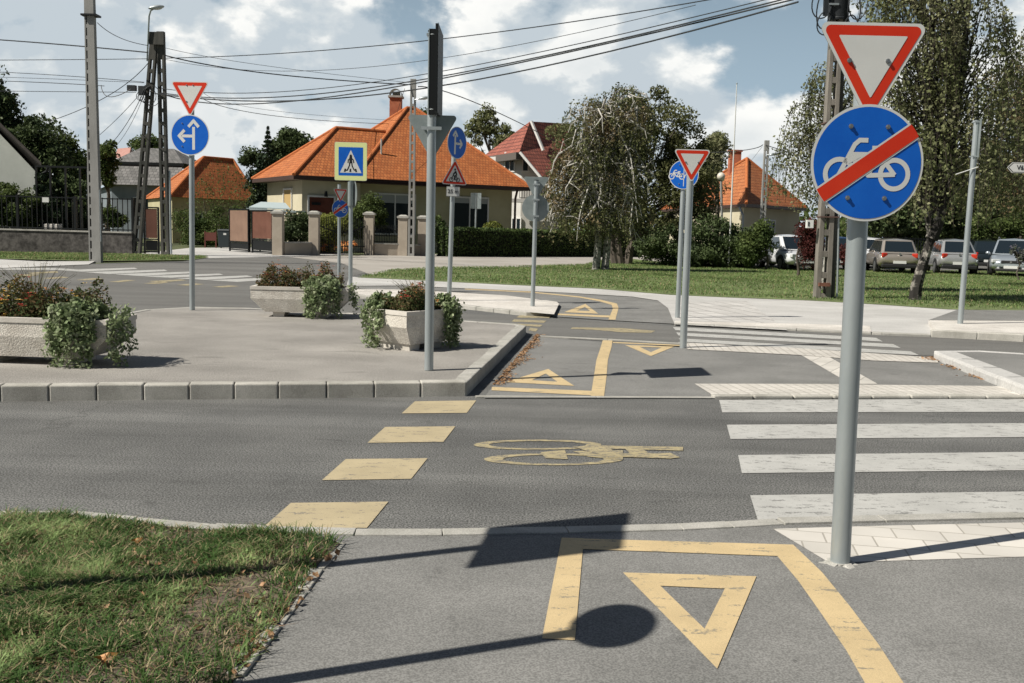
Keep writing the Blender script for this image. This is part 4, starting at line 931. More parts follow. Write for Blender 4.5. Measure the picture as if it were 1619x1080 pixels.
M_grayr=mat('grey_render',(.36,.38,.35),.92,c2=(.44,.46,.43),sc=.8,det=10,bump=.2,bsc=20)
M_bluer=mat('blue_grey_render',(.13,.16,.18),.92,c2=(.2,.23,.25),sc=.8,det=10)
M_brick=mat('chimney_brick',(.33,.10,.05),.9,c2=(.42,.15,.08),sc=3,det=8)
M_gut=mat('gutter_brown',(.05,.025,.018),.5)
M_ridge=mat('ridge_tile',(.36,.10,.03),.85,c2=(.48,.16,.05),sc=6)
M_curt=mat('net_curtain',(.30,.32,.32),.8)
def hip_roof(o,u,v,s0,s1,half,ze,zr,ra,rb_,mats,eave=.22,v0=0):
    """returns MB with roof slopes; local plan s along u, t along v from t=v0"""
    P=lambda s,t,z:Vector((o.x+u.x*s+v.x*t,o.y+u.y*s+v.y*t,z))
    A,B,C_,D=P(s0,v0,ze),P(s1,v0,ze),P(s1,v0+2*half,ze),P(s0,v0+2*half,ze); E,F_=P(ra,v0+half,zr),P(rb_,v0+half,zr)
    mb=MB(); faceuv(mb,[A,B,F_,E]); faceuv(mb,[C_,D,E,F_]); faceuv(mb,[D,A,E]); faceuv(mb,[B,C_,F_])
    lo=[q-Vector((0,0,eave)) for q in (A,B,C_,D)]; up=[A,B,C_,D]
    for i in range(4): mb.poly([lo[i],lo[(i+1)%4],up[(i+1)%4],up[i]],1)
    mb.poly(lo[::-1],1)
    return mb,(A,B,C_,D,E,F_)
def ridges(par,segs,m,r=.11):
    mb=MB()
    for a,b in segs: mb.tube([Vector(a)+Vector((0,0,.02)),Vector(b)+Vector((0,0,.02))],r,8)
    return mb.build('ridge_tiles',m,par,world=True)
def wallbox(o,u,v,s0,s1,t0,t1,z1,z0=0):
    P=lambda s,t,z:Vector((o.x+u.x*s+v.x*t,o.y+u.y*s+v.y*t,z)); mb=MB()
    mb.add([P(s0,t0,z0),P(s1,t0,z0),P(s1,t1,z0),P(s0,t1,z0),P(s0,t0,z1),P(s1,t0,z1),P(s1,t1,z1),P(s0,t1,z1)],[(0,3,2,1),(4,5,6,7),(0,1,5,4),(1,2,6,5),(2,3,7,6),(3,0,4,7)]); return mb
def window(par,o,u,s,z,w_,h_,t=0,v=None,mullion=1,glass=None,frame=None,nrm=None,door=False,shade=0):
    """window centred at s along u, sill height z, standing 3 cm proud of the wall line t"""
    n=nrm; c=Vector((o.x+u.x*s,o.y+u.y*s,0))+(v*t if v is not None else Vector())
    def B(mb,ds,dz,dw,dh,dn,th,m=0):
        cc=c+u*ds+n*dn; cc.z=z+dz; rz=math.atan2(u.y,u.x); mb.box(cc,(dw,th,dh),rz,m)
    fr=MB(); ft=.09
    B(fr,0,ft/2,w_,ft,.03,.10); B(fr,0,h_-ft/2,w_,ft,.03,.10); B(fr,-w_/2+ft/2,h_/2,ft,h_-2*ft,.03,.10); B(fr,w_/2-ft/2,h_/2,ft,h_-2*ft,.03,.10)
    for k in range(mullion): B(fr,(k+1)*w_/(mullion+1)-w_/2,h_/2,.07,h_-2*ft,.028,.09)
    f=fr.build('door' if door else 'window',frame or M_frame,par,world=True)
    g=MB(); B(g,0,h_/2,w_-2*ft,h_-2*ft,.01,.02); g.build('pane',glass or M_glass,f,world=True)
    if shade: k=MB(); B(k,0,h_-ft-shade/2,w_-2*ft,shade,.035,.02); k.build('roller_shutter',M_curt,f,world=True)
    return f
def house(label,loc,name='house'):
    return thing(name,label,'house',(loc[0],loc[1],0))
# main house
a=R(31); u=Vector((math.cos(a),math.sin(a),0)); v=Vector((-math.sin(a),math.cos(a),0)); K=Vector((-11.8,53.4,0))
H1=house('large cream bungalow with a steep two part orange tiled hip roof, behind the pillared fence',K)
mb,pt=hip_roof(K,u,v,3.4,14.8,5.8,4.0,8.75,9.2,9.8,None); rf=mb.build('roof',[T_or,M_gut],H1,world=True)
mb,pw=hip_roof(K,u,v,0,9.4,3.8,4.012,7.0,3.8,6.9,None); wr=mb.build('wing_roof',[T_or,M_gut],H1,world=True)
ridges(rf,[(pt[4],pt[5]),(pt[0],pt[4]),(pt[1],pt[5]),(pt[2],pt[5]),(pt[3],pt[4])],M_ridge,.10); ridges(wr,[(pw[4],pw[5]),(pw[0],pw[4]),(pw[3],pw[4])],M_ridge,.10)
wallbox(K,u,v,.7,4.05,.7,6.9,3.8,-.1).build('wing_wall',M_cream,H1,world=True)
wallbox(K,u,v,4.1,14.1,1.0,10.9,3.78,-.1).build('wall',M_beige_shade,H1,world=True)
c=K+u*6.2+v*7.6
ch=MB(); cc=AT(626,170,66.5); ch.box((cc.x,cc.y,cc.z-.5),(.75,.75,2.2)); cho=ch.build('chimney',M_brick,H1,world=True)
mb=MB(); zt=cc.z+.60
mb.box((cc.x,cc.y,zt+.06),(.95,.95,.12)); 
for k in range(8):
    a0=math.pi*k/8; a1=math.pi*(k+1)/8; P=lambda a_,y:(cc.x+.40*math.cos(a_),cc.y+y,zt+.14+.42*math.sin(a_))
    mb.add([P(a0,-.42),P(a1,-.42),P(a1,.42),P(a0,.42)],[(0,1,2,3),(3,2,1,0)])
mb.box((cc.x,cc.y+.2,zt+.26),(.5,.1,.36)); mb.build('chimney_cap',M_conc,cho,world=True)
nf=-v; 
nl=-u
# windows on the front (v side) and the wing's left face
def sx(px,t): # solve s so that the point (s,t) projects at px
    lo,hi=-5.,25.
    for _ in range(40):
        m_=(lo+hi)/2; p=K+u*m_+v*t; d=p-CAM; d.z=0
        q=Vector((p.x,p.y,2.5))-CAM; xx=809.5+F*(q.dot(rt))/(q.dot(fw))
        if xx<px: lo=m_
        else: hi=m_
    return lo
window(H1,K,u,sx(624,1.0),.95,2.6,2.35,t=1.0,v=v,nrm=nf,shade=.45,glass=M_glass)
window(H1,K,u,sx(742,1.0),.95,2.6,2.35,t=1.0,v=v,nrm=nf,shade=.3,mullion=1)
dr=mat('reddish_door_glass',(.09,.025,.018),.25,c2=(.13,.04,.028),sc=2)
window(H1,K,u,sx(508,.7),.9,1.6,2.1,t=.7,v=v,nrm=nf,glass=dr,mullion=0,door=False)
# left face window (faces -u)
window(H1,K+u*.7,v,3.0,1.9,1.5,1.5,nrm=-u,glass=mat('drawn_blind',(.42,.30,.13),.8),mullion=0)
mb=MB(); d=K+u*14.25+v*.85; mb.tube([(d.x,d.y,0),(d.x,d.y,3.3),(d.x+.1,d.y-.5,3.75)],.07,8); mb.build('downpipe',M_gut,H1,world=True)
q=K+u*sx(690,.9)+v*.0
mb=MB(); q=K+u*sx(500,.6)+v*.62; mb.box((q.x,q.y,2.55),(.5,.05,.14),a); mb.build('house_plate',M_darkm,H1,world=True)
mb=MB(); q=K+u*sx(515,.6)+v*.55; mb.box((q.x,q.y,3.1),(.14,.2,.3),a,top=(.6,.6)); mb.build('wall_lamp',M_darkm,H1,world=True)
mb=MB(); q=K+u*sx(590,3)+v*1.9; q.z=5.2; mb.tube([q,(q.x,q.y,q.z+1.2)],.05,6); mb.build('vent_pipe',M_conc,rf,world=True)
# right house
def simple_house(label,Y,eL,eC,eR,pk,zdrop,tm,wm,half=None,ch=None):
    pass
def quadroof(pts): 
    mb=MB()
    for p in pts: faceuv(mb,[Vector(q) for q in p])
    return mb
Yh=66.
H2=house('cream house on the right with an orange roof in two slopes and a brick chimney',AT(1180,400,Yh))
eC=AT(1180,322,62.); eL=AT(1045,324,84.); eR=AT(1275,330,68.); pk=AT(1181,251,68.); pl_=AT(1168,253,70.); eB=AT(1120,324,98); pr=AT(1187,252,70.)
ze=eC.z
for q in (eL,eR,eB): q.z=ze
mb=quadroof([[eL,eC,pk],[eC,eR,pk],[eR,eB,pk],[eB,eL,pk]])
lo=[q-Vector((0,0,.2)) for q in (eL,eC,eR,eB)]; U=[eL,eC,eR,eB]
for i in range(4): mb.poly([lo[i],lo[(i+1)%4],U[(i+1)%4],U[i]],1)
mb.poly(lo[::-1],1)
r2_=mb.build('roof',[T_or2,M_gut],H2,world=True); ridges(r2_,[(eC,pk),(eL,pk),(eR,pk)],M_ridge,.1)
cen=(eL+eC+eR+eB)/4
W2=[q*.93+cen*.07 for q in U]
mb=MB()
for i in range(4):
    p,q=W2[i],W2[(i+1)%4]; mb.poly([(p.x,p.y,-.1),(q.x,q.y,-.1),(q.x,q.y,ze-.15),(p.x,p.y,ze-.15)],0)
mb.build('wall',M_cream,H2,world=True)
cc=AT(1161,262,70.); mb=MB(); mb.box((cc.x,cc.y,cc.z),(.75,.7,1.9)); mb.box((cc.x,cc.y,cc.z+1.0),(.9,.85,.12)); mb.build('chimney',M_brick,H2,world=True)
uu=(W2[2]-W2[1]); ln=uu.length; uu.normalize(); n2=Vector((uu.y,-uu.x,0))
window(H2,W2[1],uu,ln*.40,.9,2.1,1.6,nrm=n2)
mb=MB(); mb.tube([(W2[1].x-.3,W2[1].y,ze-.2),(W2[1].x-.1,W2[1].y-.25,ze-.7),(W2[1].x-.1,W2[1].y-.25,0)],.07,8); mb.build('downpipe',M_galv,H2,world=True)
# red roofed two-storey house
H3=house('two storey white house with a dark red tiled gable roof, half hidden by the birch',AT(850,400,78.))
def lo_(q,z): return Vector((q.x,q.y,z))
eL=AT(760,243,80.); eC=AT(821,241,73.); pk=AT(838,192,76.); pkR=AT(905,196,82.); gR=AT(870,300,72.); ze=eC.z; eL.z=ze; eb=AT(905,240,92.); eb.z=ze
mb=quadroof([[eL,eC,pk],[eC,gR,pkR,pk],[eL,pk,pkR,eb]])
mb.build('roof',[T_rd],H3,world=True)
mb=MB(); mb.bar(eL-Vector((0,0,.25)),eC-Vector((0,0,.25)),.5,.5); mb.build('eaves_board',mat('grey_brown_board',(.11,.095,.085),.8),H3,world=True)
mb=MB(); mb.bar(eC+Vector((.05,-.1,0)),gR+Vector((.05,-.1,0)),.18,.16); mb.build('barge_board',M_frame,H3,world=True); mb=MB(); mb.bar(pk+Vector((.1,-.1,0)),AT(859,238,75.),.18,.16); mb.build('barge_board',M_frame,H3,world=True)
a1=AT(772,262,77.); b1=AT(825,262,74.5); c1=AT(872,310,74.5)
mb=MB(); 
mb.poly([lo_(a1,-.1),lo_(b1,-.1),lo_(b1,ze-.1),lo_(a1,ze-.1)]); mb.poly([lo_(b1,-.1),lo_(c1,-.1),lo_(c1,gR.z-.1),lo_(b1,ze-.1)]); dd=Vector((1,9,0)); mb.poly([lo_(c1,-.1),lo_(c1+dd,-.1),lo_(c1+dd,gR.z),lo_(c1,gR.z-.1)]); mb.poly([lo_(a1+dd,-.1),lo_(a1,-.1),lo_(a1,ze),lo_(a1+dd,ze)])
mb.build('wall',M_whiter,H3,world=True)
uu=(b1-a1); uu.z=0; ln=uu.length; uu.normalize(); n3=Vector((uu.y,-uu.x,0))
zz=AT(805,273,76).z; window(H3,a1,uu,ln*.66,zz,1.1,1.5,nrm=n3); window(H3,b1,(c1-b1).normalized(),.4,zz,.7,1.3,nrm=n3,mullion=0)
window(H3,a1,uu,ln*.9,.9,1.0,1.4,nrm=n3)
mb=MB(); q0=AT(822,292,73.6); q1=AT(872,294,73.6)
for k in range(14): p=q0.lerp(q1,k/13); mb.tube([(p.x,p.y,q0.z-.95),(p.x,p.y,q0.z)],.02,4)
mb.bar(q0,q1,.05); mb.bar((q0.x,q0.y,q0.z-.95),(q1.x,q1.y,q0.z-.95),.05); mb.build('balcony_railing',M_darkm,H3,world=True)
mb=MB(); p0=AT(820,315,73.); mb.box((p0.x+1.2,p0.y+.3,p0.z-.1),(3.4,1.2,.25)); mb.build('balcony_slab',M_whiter,H3,world=True)
# small orange roofed house
H4=house('low house with a bright orange hip roof behind the climbing shrub',AT(320,400,70.))
Yk=68.; eL=AT(268,311,64.); eR=AT(410,315,70.); ze=eL.z; eR.z=ze; eLL=AT(228,310,74.); eLL.z=ze; r0_=AT(322,249,69.); r1__=AT(368,249,71.); r1__.z=r0_.z; eB=eR+(eLL-eL)*1.0
mb=quadroof([[eL,eR,r1__,r0_],[eLL,eL,r0_],[eR,eB,r1__],[eB,eLL,r0_,r1__]]); r4=mb.build('roof',[T_or],H4,world=True); ridges(r4,[(eL,r0_),(r0_,r1__),(eR,r1__),(eLL,r0_)],M_ridge,.1)
cen=(eL+eR+eLL+eB)/4; W4=[q*.93+cen*.07 for q in (eL,eR,eB,eLL)]; mb=MB()
for i in range(4): p,q=W4[i],W4[(i+1)%4]; mb.poly([(p.x,p.y,-.1),(q.x,q.y,-.1),(q.x,q.y,ze),(p.x,p.y,ze)])
mb.build('wall',M_beige_shade,H4,world=True)
uu=(W4[1]-W4[0]).normalized(); window(H4,W4[0],uu,1.6,.8,1.5,1.2,nrm=Vector((uu.y,-uu.x,0)))
# slate mansard house
H5=house('old house with worn grey slate mansard roof and blue grey walls',AT(230,400,62.))
A=AT(165,291,78.);B=AT(292,296,78.); A2=AT(183,258,80.);B2=AT(287,262,80.); A3=AT(222,234,85.);B3=AT(275,236,85.); A4=AT(150,291,92.);A5=AT(172,258,90.)
for q in (B,A4): q.z=A.z
for q in (B2,A5): q.z=A2.z
B3.z=A3.z
mb=quadroof([[A,B,B2,A2],[A4,A,A2,A5]]); up=quadroof([[A2+Vector((-.25,-.25,.12)),B2+Vector((.2,-.25,.12)),B3,A3],[A5+Vector((-.3,0,.12)),A2+Vector((-.25,-.25,.12)),A3],[B2+Vector((.2,-.25,.12)),B2+Vector((.2,8,.12)),B3],[B2+Vector((.2,8,.12)),A5+Vector((-.3,0,.12)),A3,B3]])
mb.build('lower_roof',[T_sl],H5,world=True); up.build('upper_roof',[T_sl],H5,world=True)
mb=MB(); mb.bar(A2+Vector((-.25,-.2,0)),B2+Vector((.2,-.2,0)),.2,.22); mb.build('cornice',M_darkm,H5,world=True)
mb=MB(); p=A+Vector((.35,.45,0)); q=B+Vector((-.3,.45,0)); r_=A4+Vector((.5,0,0)); mb.poly([lo_(p,-.1),lo_(q,-.1),lo_(q,A.z+.05),lo_(p,A.z+.05)]); mb.poly([lo_(r_,-.1),lo_(p,-.1),lo_(p,A.z+.05),lo_(r_,A.z+.05)]); mb.poly([lo_(q,-.1),lo_(q+Vector((0,8,0)),-.1),lo_(q+Vector((0,8,0)),A.z),lo_(q,A.z)]); mb.build('wall',M_bluer,H5,world=True)
uu=(q-p).normalized(); window(H5,p,uu,2.6,1.5,1.8,1.7,nrm=Vector((uu.y,-uu.x,0)),frame=M_bluer)
# pale gable house at the left edge
H6=house('pale grey gable end of a house with a dark sloping eave at the left edge',AT(20,400,44.))
Yg=44.; p=[AT(-230,400,Yg),AT(57,400,Yg),AT(57,272,Yg),AT(0,212,Yg),AT(-90,120,Yg),AT(-230,260,Yg)]; p[0].z=p[1].z=-.1
off=Vector((-5.6,9,0)); mb=MB().prism(p,off); mb.build('wall',M_grayr,H6,world=True)
d=(AT(76,268,Yg)-AT(-90,103,Yg)); a_=AT(-92,103,Yg)-Vector((0,.5,0)); b2=AT(74,264,Yg)-Vector((0,.5,0)); mb=MB(); nn=Vector((0,0,.16))
mb.prism([a_,b2,b2+nn,a_+nn],Vector((-6.2,10,0))); a3=AT(-250,255,Yg)-Vector((0,.5,0)); mb.prism([a3,a_,a_+nn,a3+nn],Vector((-6.2,10,0))); mb.build('roof',mat('dark_eave',(.035,.03,.028),.85,c2=(.07,.06,.055),sc=3),H6,world=True)
mb=MB(); q=AT(77,262,Yg-.4); mb.tube([q,(q.x-.1,q.y,q.z-.25),(AT(59,280,Yg-.2).x,q.y+.1,AT(59,280,Yg).z),(AT(59,280,Yg-.2).x,q.y+.1,0)],.06,8); mb.build('downpipe',M_darkm,H6,world=True)
window(H6,AT(2,400,Yg),Vector((1,0,0)),-.2,AT(0,345,Yg).z,.9,.9,nrm=Vector((0,-1,0)))
# small far pink roof
H7=house('small distant house with a pale pink gable roof above the slate roof',AT(200,400,110.))
A=AT(180,250,108.);B=AT(203,250,105.);C_=AT(207,233,108.);D=AT(186,235,112.);E_=AT(214,248,110.)
mb=quadroof([[A,B,C_,D],[B,E_,C_]]); mb.build('roof',[mat('pink_roof',(.33,.17,.14),.85,c2=(.4,.22,.19),sc=1)],H7,world=True)
mb=MB(); mb.poly([lo_(A,0),lo_(B,0),B,A]); mb.poly([lo_(B,0),lo_(E_,0),E_,B]); mb.build('wall',M_whiter,H7,world=True)
# ================================================================== fences, gates, bins
def px_wall(name,label,cat,pts,hz,thick,m,cope=None,group=None,z0=-.1):
    t=thing(name,label,cat,(pts[0][0],pts[0][1],0),group=group); mb=MB(); cp=MB()
    for a_,b_ in zip(pts[:-1],pts[1:]):
        a_=Vector((a_[0],a_[1],0)); b_=Vector((b_[0],b_[1],0)); d=b_-a_; c=(a_+b_)/2; rz=math.atan2(d.y,d.x)
        mb.box((c.x,c.y,(hz+z0)/2),(d.length,thick,hz-z0),rz); cp.box((c.x,c.y,hz+.03),(d.length,thick+.08,.06),rz)
    mb.build('wall',m,t,world=True)
    if cope: cp.build('coping',cope,t,world=True)
    return t
M_stone=mat('dark_stone',(.03,.028,.026),.95,c2=(.12,.112,.105),sc=5,det=9,bump=1,bsc=12)
wa=AT(-420,400,42.); wb=AT(211,400,41.8)
zw=AT(100,366,42).z
FW=px_wall('stone_wall','low dark stone wall with a pale coping along the left street','wall',[wa,wb],zw,.3,M_stone,M_conc)
def iron_fence(name,label,a_,b_,z0,z1,gap,r=.015,rails=(0.06,.92),posts=0,extra=None,pr=.05):
    t=thing(name,label,'fence',(a_[0],a_[1],0)); a_=Vector((a_[0],a_[1],0)); b_=Vector((b_[0],b_[1],0)); n=int((b_-a_).length/gap); mb=MB()
    for i in range(n+1):
        p=a_.lerp(b_,i/n); mb.box((p.x,p.y,(z0+z1)/2),(r*2,r*2,z1-z0))
    mb.build('bars',M_darkm,t,world=True); mb=MB()
    for f in rails:
        z=z0+(z1-z0)*f; mb.bar((a_.x,a_.y-.02,z),(b_.x,b_.y-.02,z),.045)
    mb.build('rails',M_darkm,t,world=True)
    for i in range(posts+1 if posts else 0):
        p=a_.lerp(b_,i/posts); MB().box((p.x,p.y,(z0+z1)/2),(pr*2,pr*2,z1-z0+.06)).build('fence_post',M_darkm,t,world=True)
    return t
iron_fence('iron_fence','black iron bar fence standing on the low stone wall',wa+Vector((0,.0,0)),wb,zw+.06,AT(100,311,42).z,.21,.015,(.05,.97),posts=7)
# tall frame in the garden
t=thing('garden_pergola','tall dark metal frame standing behind the iron fence, beside the grey gable','pergola',AT(58,400,43.4)*1.0); t.location.z=0
zf2=AT(100,264,43.4).z; mb=MB()
for px in (58,80,104,127,139): q=AT(px,300,43.4); mb.box((q.x,q.y,zf2/2),(.07,.07,zf2))
q0=AT(57,264,43.4);q1=AT(140,264,43.4); mb.bar((q0.x,q0.y,zf2),(q1.x,q1.y,zf2),.08); mb.build('frame_bars',M_darkm,t,world=True)
q=AT(72,316,41.6); pl7=MB().box((0,0,0),(.27,.02,.2)).build('fence_notice',S_white); pl7.location=q; setp(pl7,'small white notice plate hanging on the iron fence','notice')
q=AT(79,359,42.); mb=MB(); mb.box((0,0,-.02),(.72,.25,.24)); st=mb.build('stone_block',M_sand,bevel=.03); st.location=(q.x,42.3,zw+.2); setp(st,'pale stone block lying on the stone wall behind the bars','stone')
# brown gate panels and the covered skip
M_brown=mat('brown_sheet',(.17,.105,.075),.7,c2=(.22,.14,.10),sc=1.5,det=8); M_brown2=mat('dark_brown_sheet',(.10,.04,.025),.6,c2=(.14,.06,.04),sc=1.5)
def panel(label,pxa,pxb,pyt,pym,pyb,Ya,Yb,m,skirt=M_darkm):
    a_=AT(pxa,390,Ya); b_=AT(pxb,390,Yb); t=thing('gate_leaf',label,'gate',(a_.x,a_.y,0),group='brown gate leaves')
    zt=AT(pxa,pyt,Ya).z; zm=AT(pxa,pym,Ya).z; d=b_-a_; d.z=0; rz=math.atan2(d.y,d.x); c=(a_+b_)/2
    MB().box((c.x,c.y,(zt+zm)/2),(d.length-.12,.03,zt-zm-.1),rz).build('sheet',m,t,world=True)
    mb=MB(); mb.box((c.x,c.y,zt),(d.length,.07,.06),rz); mb.box((c.x,c.y,zm),(d.length,.07,.06),rz); mb.box((c.x,c.y,.10),(d.length,.07,.06),rz)
    for q in (a_,b_): mb.box((q.x,q.y,zt/2),(.07,.07,zt+.04),rz)
    mb.build('gate_frame',M_darkm,t,world=True)
    MB().box((c.x,c.y,(zm+.1)/2),(d.length-.12,.03,zm-.2),rz).build('lower_sheet',skirt,t,world=True)
panel('pale brown gate leaf swung open beside the dustbin',363.5,393,331,382,395,50.,48.5,M_brown)
panel('dark brown gate leaf next to the fence pillar',399,431,333,378,400,48.,46.5,M_brown2)
panel('reddish brown sheet gate behind the crossed dark poles',229,251,328,378,400,43.,43.,M_brown2)
q=AT(430,328,49.); cv=MB()
SC=thing('van_roof_cover','pale sheet metal canopy behind the brown gate leaves','canopy',(q.x,50,0))
z_=AT(430,333,49.).z; x0=AT(393,330,49).x; x1=AT(471,330,49).x
mb=MB(); pts=[(x0,48.6,z_),(x1,48.6,z_-.08),(x1,51,z_-.05),(x0,51,z_)]; mb.prism([Vector(p) for p in pts],Vector((0,0,.09)))
mb.prism([Vector((x0+.1,48.7,z_+.1)),Vector((x1-.3,48.7,z_+.06)),Vector((x1-.8,49.8,z_+.36)),Vector((x0+.4,49.8,z_+.38))],Vector((0,0,.05))); mb.build('canopy_sheet',mat('pale_sheet',(.40,.47,.48),.5),SC,world=True)
mb=MB()
for xx,yy in ((x0+.1,48.8),(x1-.1,48.8),(x0+.1,50.8),(x1-.1,50.8)): mb.box((xx,yy,z_/2),(.08,.08,z_))
mb.build('canopy_posts',M_darkm,SC,world=True)
b=G(356,392.5); BIN=thing('dustbin','dark wheeled dustbin standing by the brown gate','dustbin',b)
mb=MB(); mb.box((0,0,.50),(.58,.6,.90),m=0,top=(1.15,1.15)); mb.build('bin_body',mat('bin_plastic',(.025,.035,.04),.5),BIN,bevel=.03)
MB().box((0,0,1.0),(.70,.74,.09),top=(.85,.85)).build('lid',mat('bin_lid',(.02,.028,.032),.5),BIN,bevel=.02)
for s in (-1,1): mb=MB(); mb.tube([(s*.27,.28,.1),(s*.33,.28,.1)],.1,12); mb.build('wheel',M_darkm,BIN)
MB().box((.08,-.335,.78),(.16,.01,.1)).build('sticker',S_white,BIN)
t=thing('red_crate','small rusty red frame standing under the shrub left of the dustbin','frame',G(333,392)); mb=MB()
for xx in (-.3,.3): mb.box((xx,0,.45),(.06,.06,.9))
mb.box((0,0,.62),(.6,.05,.45)); mb.build('panel',mat('rusty_red',(.13,.04,.03),.8),t)
# pillars
M_pil=mat('pillar_render',(.36,.31,.25),.92,c2=(.44,.385,.315),sc=2,det=9,bump=.2,bsc=30)
PX=[(440,334,404,'pillar beside the dark brown gate leaf'),(497,335,404,'pillar left of the small iron entrance gate'),(583.5,336,404,'pillar right of the small iron entrance gate'),(637,341,405,'pillar just left of the ladder pole'),(668,342,405,'pillar just right of the ladder pole')]
PP=[]
for px,py,pb,lab in PX:
    b=G(px,pb-.5); zt=AT(px,py+4,b.y).z; t=thing('gate_pillar','rendered '+lab,'pillar',b,0,'rendered fence pillars')
    MB().box((0,0,zt/2),(.46,.46,zt)).build('shaft',M_pil,t,bevel=.01); MB().box((0,0,zt+.05),(.58,.58,.10),top=(1,1)).box((0,0,zt+.13),(.5,.5,.07),top=(.5,.5)).build('cap',M_conc,t); PP.append((b,zt))
def lowwall(i,j,label,h=.55):
    a_,b_=PP[i][0],PP[j][0]; d=(b_-a_).normalized()*.24; return px_wall('low_wall',label,'wall',[a_+d,b_-d],h,.28,M_pil,M_conc,'low walls between pillars')
lowwall(0,1,'low rendered wall between the first two fence pillars'); lowwall(2,3,'low rendered wall under the arched iron panel')
def arched(i,j,z0,label,arch=True,name='iron_gate',n=14,cat='gate',zt=1.55):
    a_,b_=PP[i][0],PP[j][0]; d=(b_-a_); u_=d.normalized(); a_=a_+u_*.26; L_=(d.length-.52); t=thing(name,label,cat,(a_.x,a_.y,0)); mb=MB(); rr=MB()
    fz=lambda f: zt+(.32*math.sin(math.pi*f) if arch else -.3*math.sin(math.pi*f))
    for k in range(n+1):
        p=a_+u_*(L_*k/n); z1=fz(k/n)-(.0); mb.box((p.x,p.y,(z0+zt+.25)/2),(.025,.025,zt+.25-z0))
    mb.build('bars',M_darkm,t,world=True)
    for k in range(16):
        p=a_+u_*(L_*k/16); q=a_+u_*(L_*(k+1)/16); rr.bar((p.x,p.y-.03,fz(k/16)-.15),(q.x,q.y-.03,fz((k+1)/16)-.15),.05)
    for z in (z0+.05,z0+.35): rr.bar((a_.x,a_.y-.03,z),(a_.x+u_.x*L_,a_.y+u_.y*L_-.03,z),.045)
    rr.build('rails',M_darkm,t,world=True)
    c=a_+u_*L_/2; mb=MB(); 
    for k in range(6): 
        an=k*math.pi/3; mb.tube([(c.x+.13*math.cos(an)+.09*math.cos(q_),c.y-.05,1.15+.13*math.sin(an)+.09*math.sin(q_)) for q_ in [w_*math.pi/5 for w_ in range(11)]],.012,4)
    mb.build('ornament',M_darkm,t,world=True)
arched(1,2,.08,'black iron entrance gate with bars down to the ground',False,n=20); arched(2,3,.62,'arched black iron panel on the low wall',True,'iron_fence',14,'fence',1.25); 
lowwall(3,4,'short low wall behind the ladder pole',.5)
# ================================================================== vegetation
def core(c,r,m,name='crown_core'): pass
def cluster_tree(label,loc,h,crown,n,leaf,lm,seed,name='broadleaf_tree',cat='tree',group=None,trunk_r=.18,clusters=40,cr=.8,barkm=None,trunks=((0,0,0,0),),gap=1.,asp=.6,trunk_top=.75,core_n=0):
    """crown: list of ellipsoids (x,y,z,rx,ry,rz) in local metres"""
    rg=np.random.default_rng(seed); t=thing(name,label,cat,(loc[0],loc[1],0),0,group)
    vol=np.array([c[3]*c[4]*c[5] for c in crown]); vol/=vol.sum(); cc=[]
    for _ in range(clusters):
        c=crown[rg.choice(len(crown),p=vol)]; d=rg.normal(size=3); d/=np.linalg.norm(d); r_=rg.uniform(.35,1)**.6
        cc.append(np.array(c[:3])+d*np.array(c[3:])*r_)
    cc=np.array(cc); k=rg.integers(len(cc),size=n); rad=cr*rg.uniform(.55,1.25,len(cc))
    d=rg.normal(size=(n,3)); d/=np.linalg.norm(d,axis=1,keepdims=True); d*=rg.uniform(0,1,(n,1))**.45
    P=cc[k]+d*rad[k][:,None]*np.array([1,1,.75]); P[:,2]=np.maximum(P[:,2],.08)
    quads_mesh('crown',leaf_quads(P,leaf,rg,asp=asp),lm,t)
    mb=MB()
    for (tx,ty,lx,ly) in trunks:
        zt=h*trunk_top; pts=[(tx+lx*f+.06*math.sin(f*9+seed),ty+ly*f+.05*math.cos(f*7+seed),zt*f-.1*(f==0)) for f in [i/8 for i in range(9)]]
        mb.tube(pts,[trunk_r*(1.25-1.0*i/8) for i in range(9)],8)
        for i in range(min(len(cc),26)):
            q=cc[rg.integers(len(cc))]; f=min(.95,max(.25,(q[2]-h*.15)/(zt+1e-6))); s=np.array(pts[int(f*8)]); m_=(s+q)/2+np.array([0,0,.1*h*rg.uniform(0,.5)])
            mb.tube([s,m_,q],[trunk_r*.32,trunk_r*.2,trunk_r*.06],5,cap=False)
    mb.build('trunk',barkm or M_bark,t,smooth=True)
    return t
G_dk=leafmat('leaf_dark_green',(.038,.058,.026),(.10,.135,.055),sc=1.1,trans=.22)
G_md=leafmat('leaf_mid_green',(.05,.08,.025),(.12,.155,.05),sc=.9,trans=.3)
M_birchd=mat('dark_birch_bark',(.022,.02,.018),.92,c2=(.30,.28,.25),sc=5,det=8,lo=.50,hi=.62,bump=.8,bsc=16)
G_br=leafmat('leaf_birch',(.12,.14,.065),(.33,.33,.20),sc=.8,trans=.45,c3=(.21,.23,.11))
G_brn=leafmat('leaf_turning',(.12,.125,.06),(.25,.19,.11),sc=1.0,trans=.38,c3=(.15,.17,.075))
G_hd=leafmat('leaf_hedge',(.035,.058,.022),(.10,.145,.045),sc=2.5,trans=.2)
G_ye=leafmat('leaf_golden',(.14,.17,.035),(.28,.30,.08),sc=3,trans=.3)
G_cf=leafmat('leaf_conifer',(.018,.032,.018),(.045,.07,.035),sc=1.5,trans=.1)
G_rd=leafmat('leaf_purple',(.05,.018,.018),(.14,.045,.04),sc=2.5,trans=.3)
def px_ell(px,py,Y,rpx,rpy,ry=None,ox=0,oy=0):
    c=AT(px,py,Y); s=Y/F; return (c.x-ox,c.y-oy,c.z,rpx*s,ry or rpx*s*.8,rpy*s)
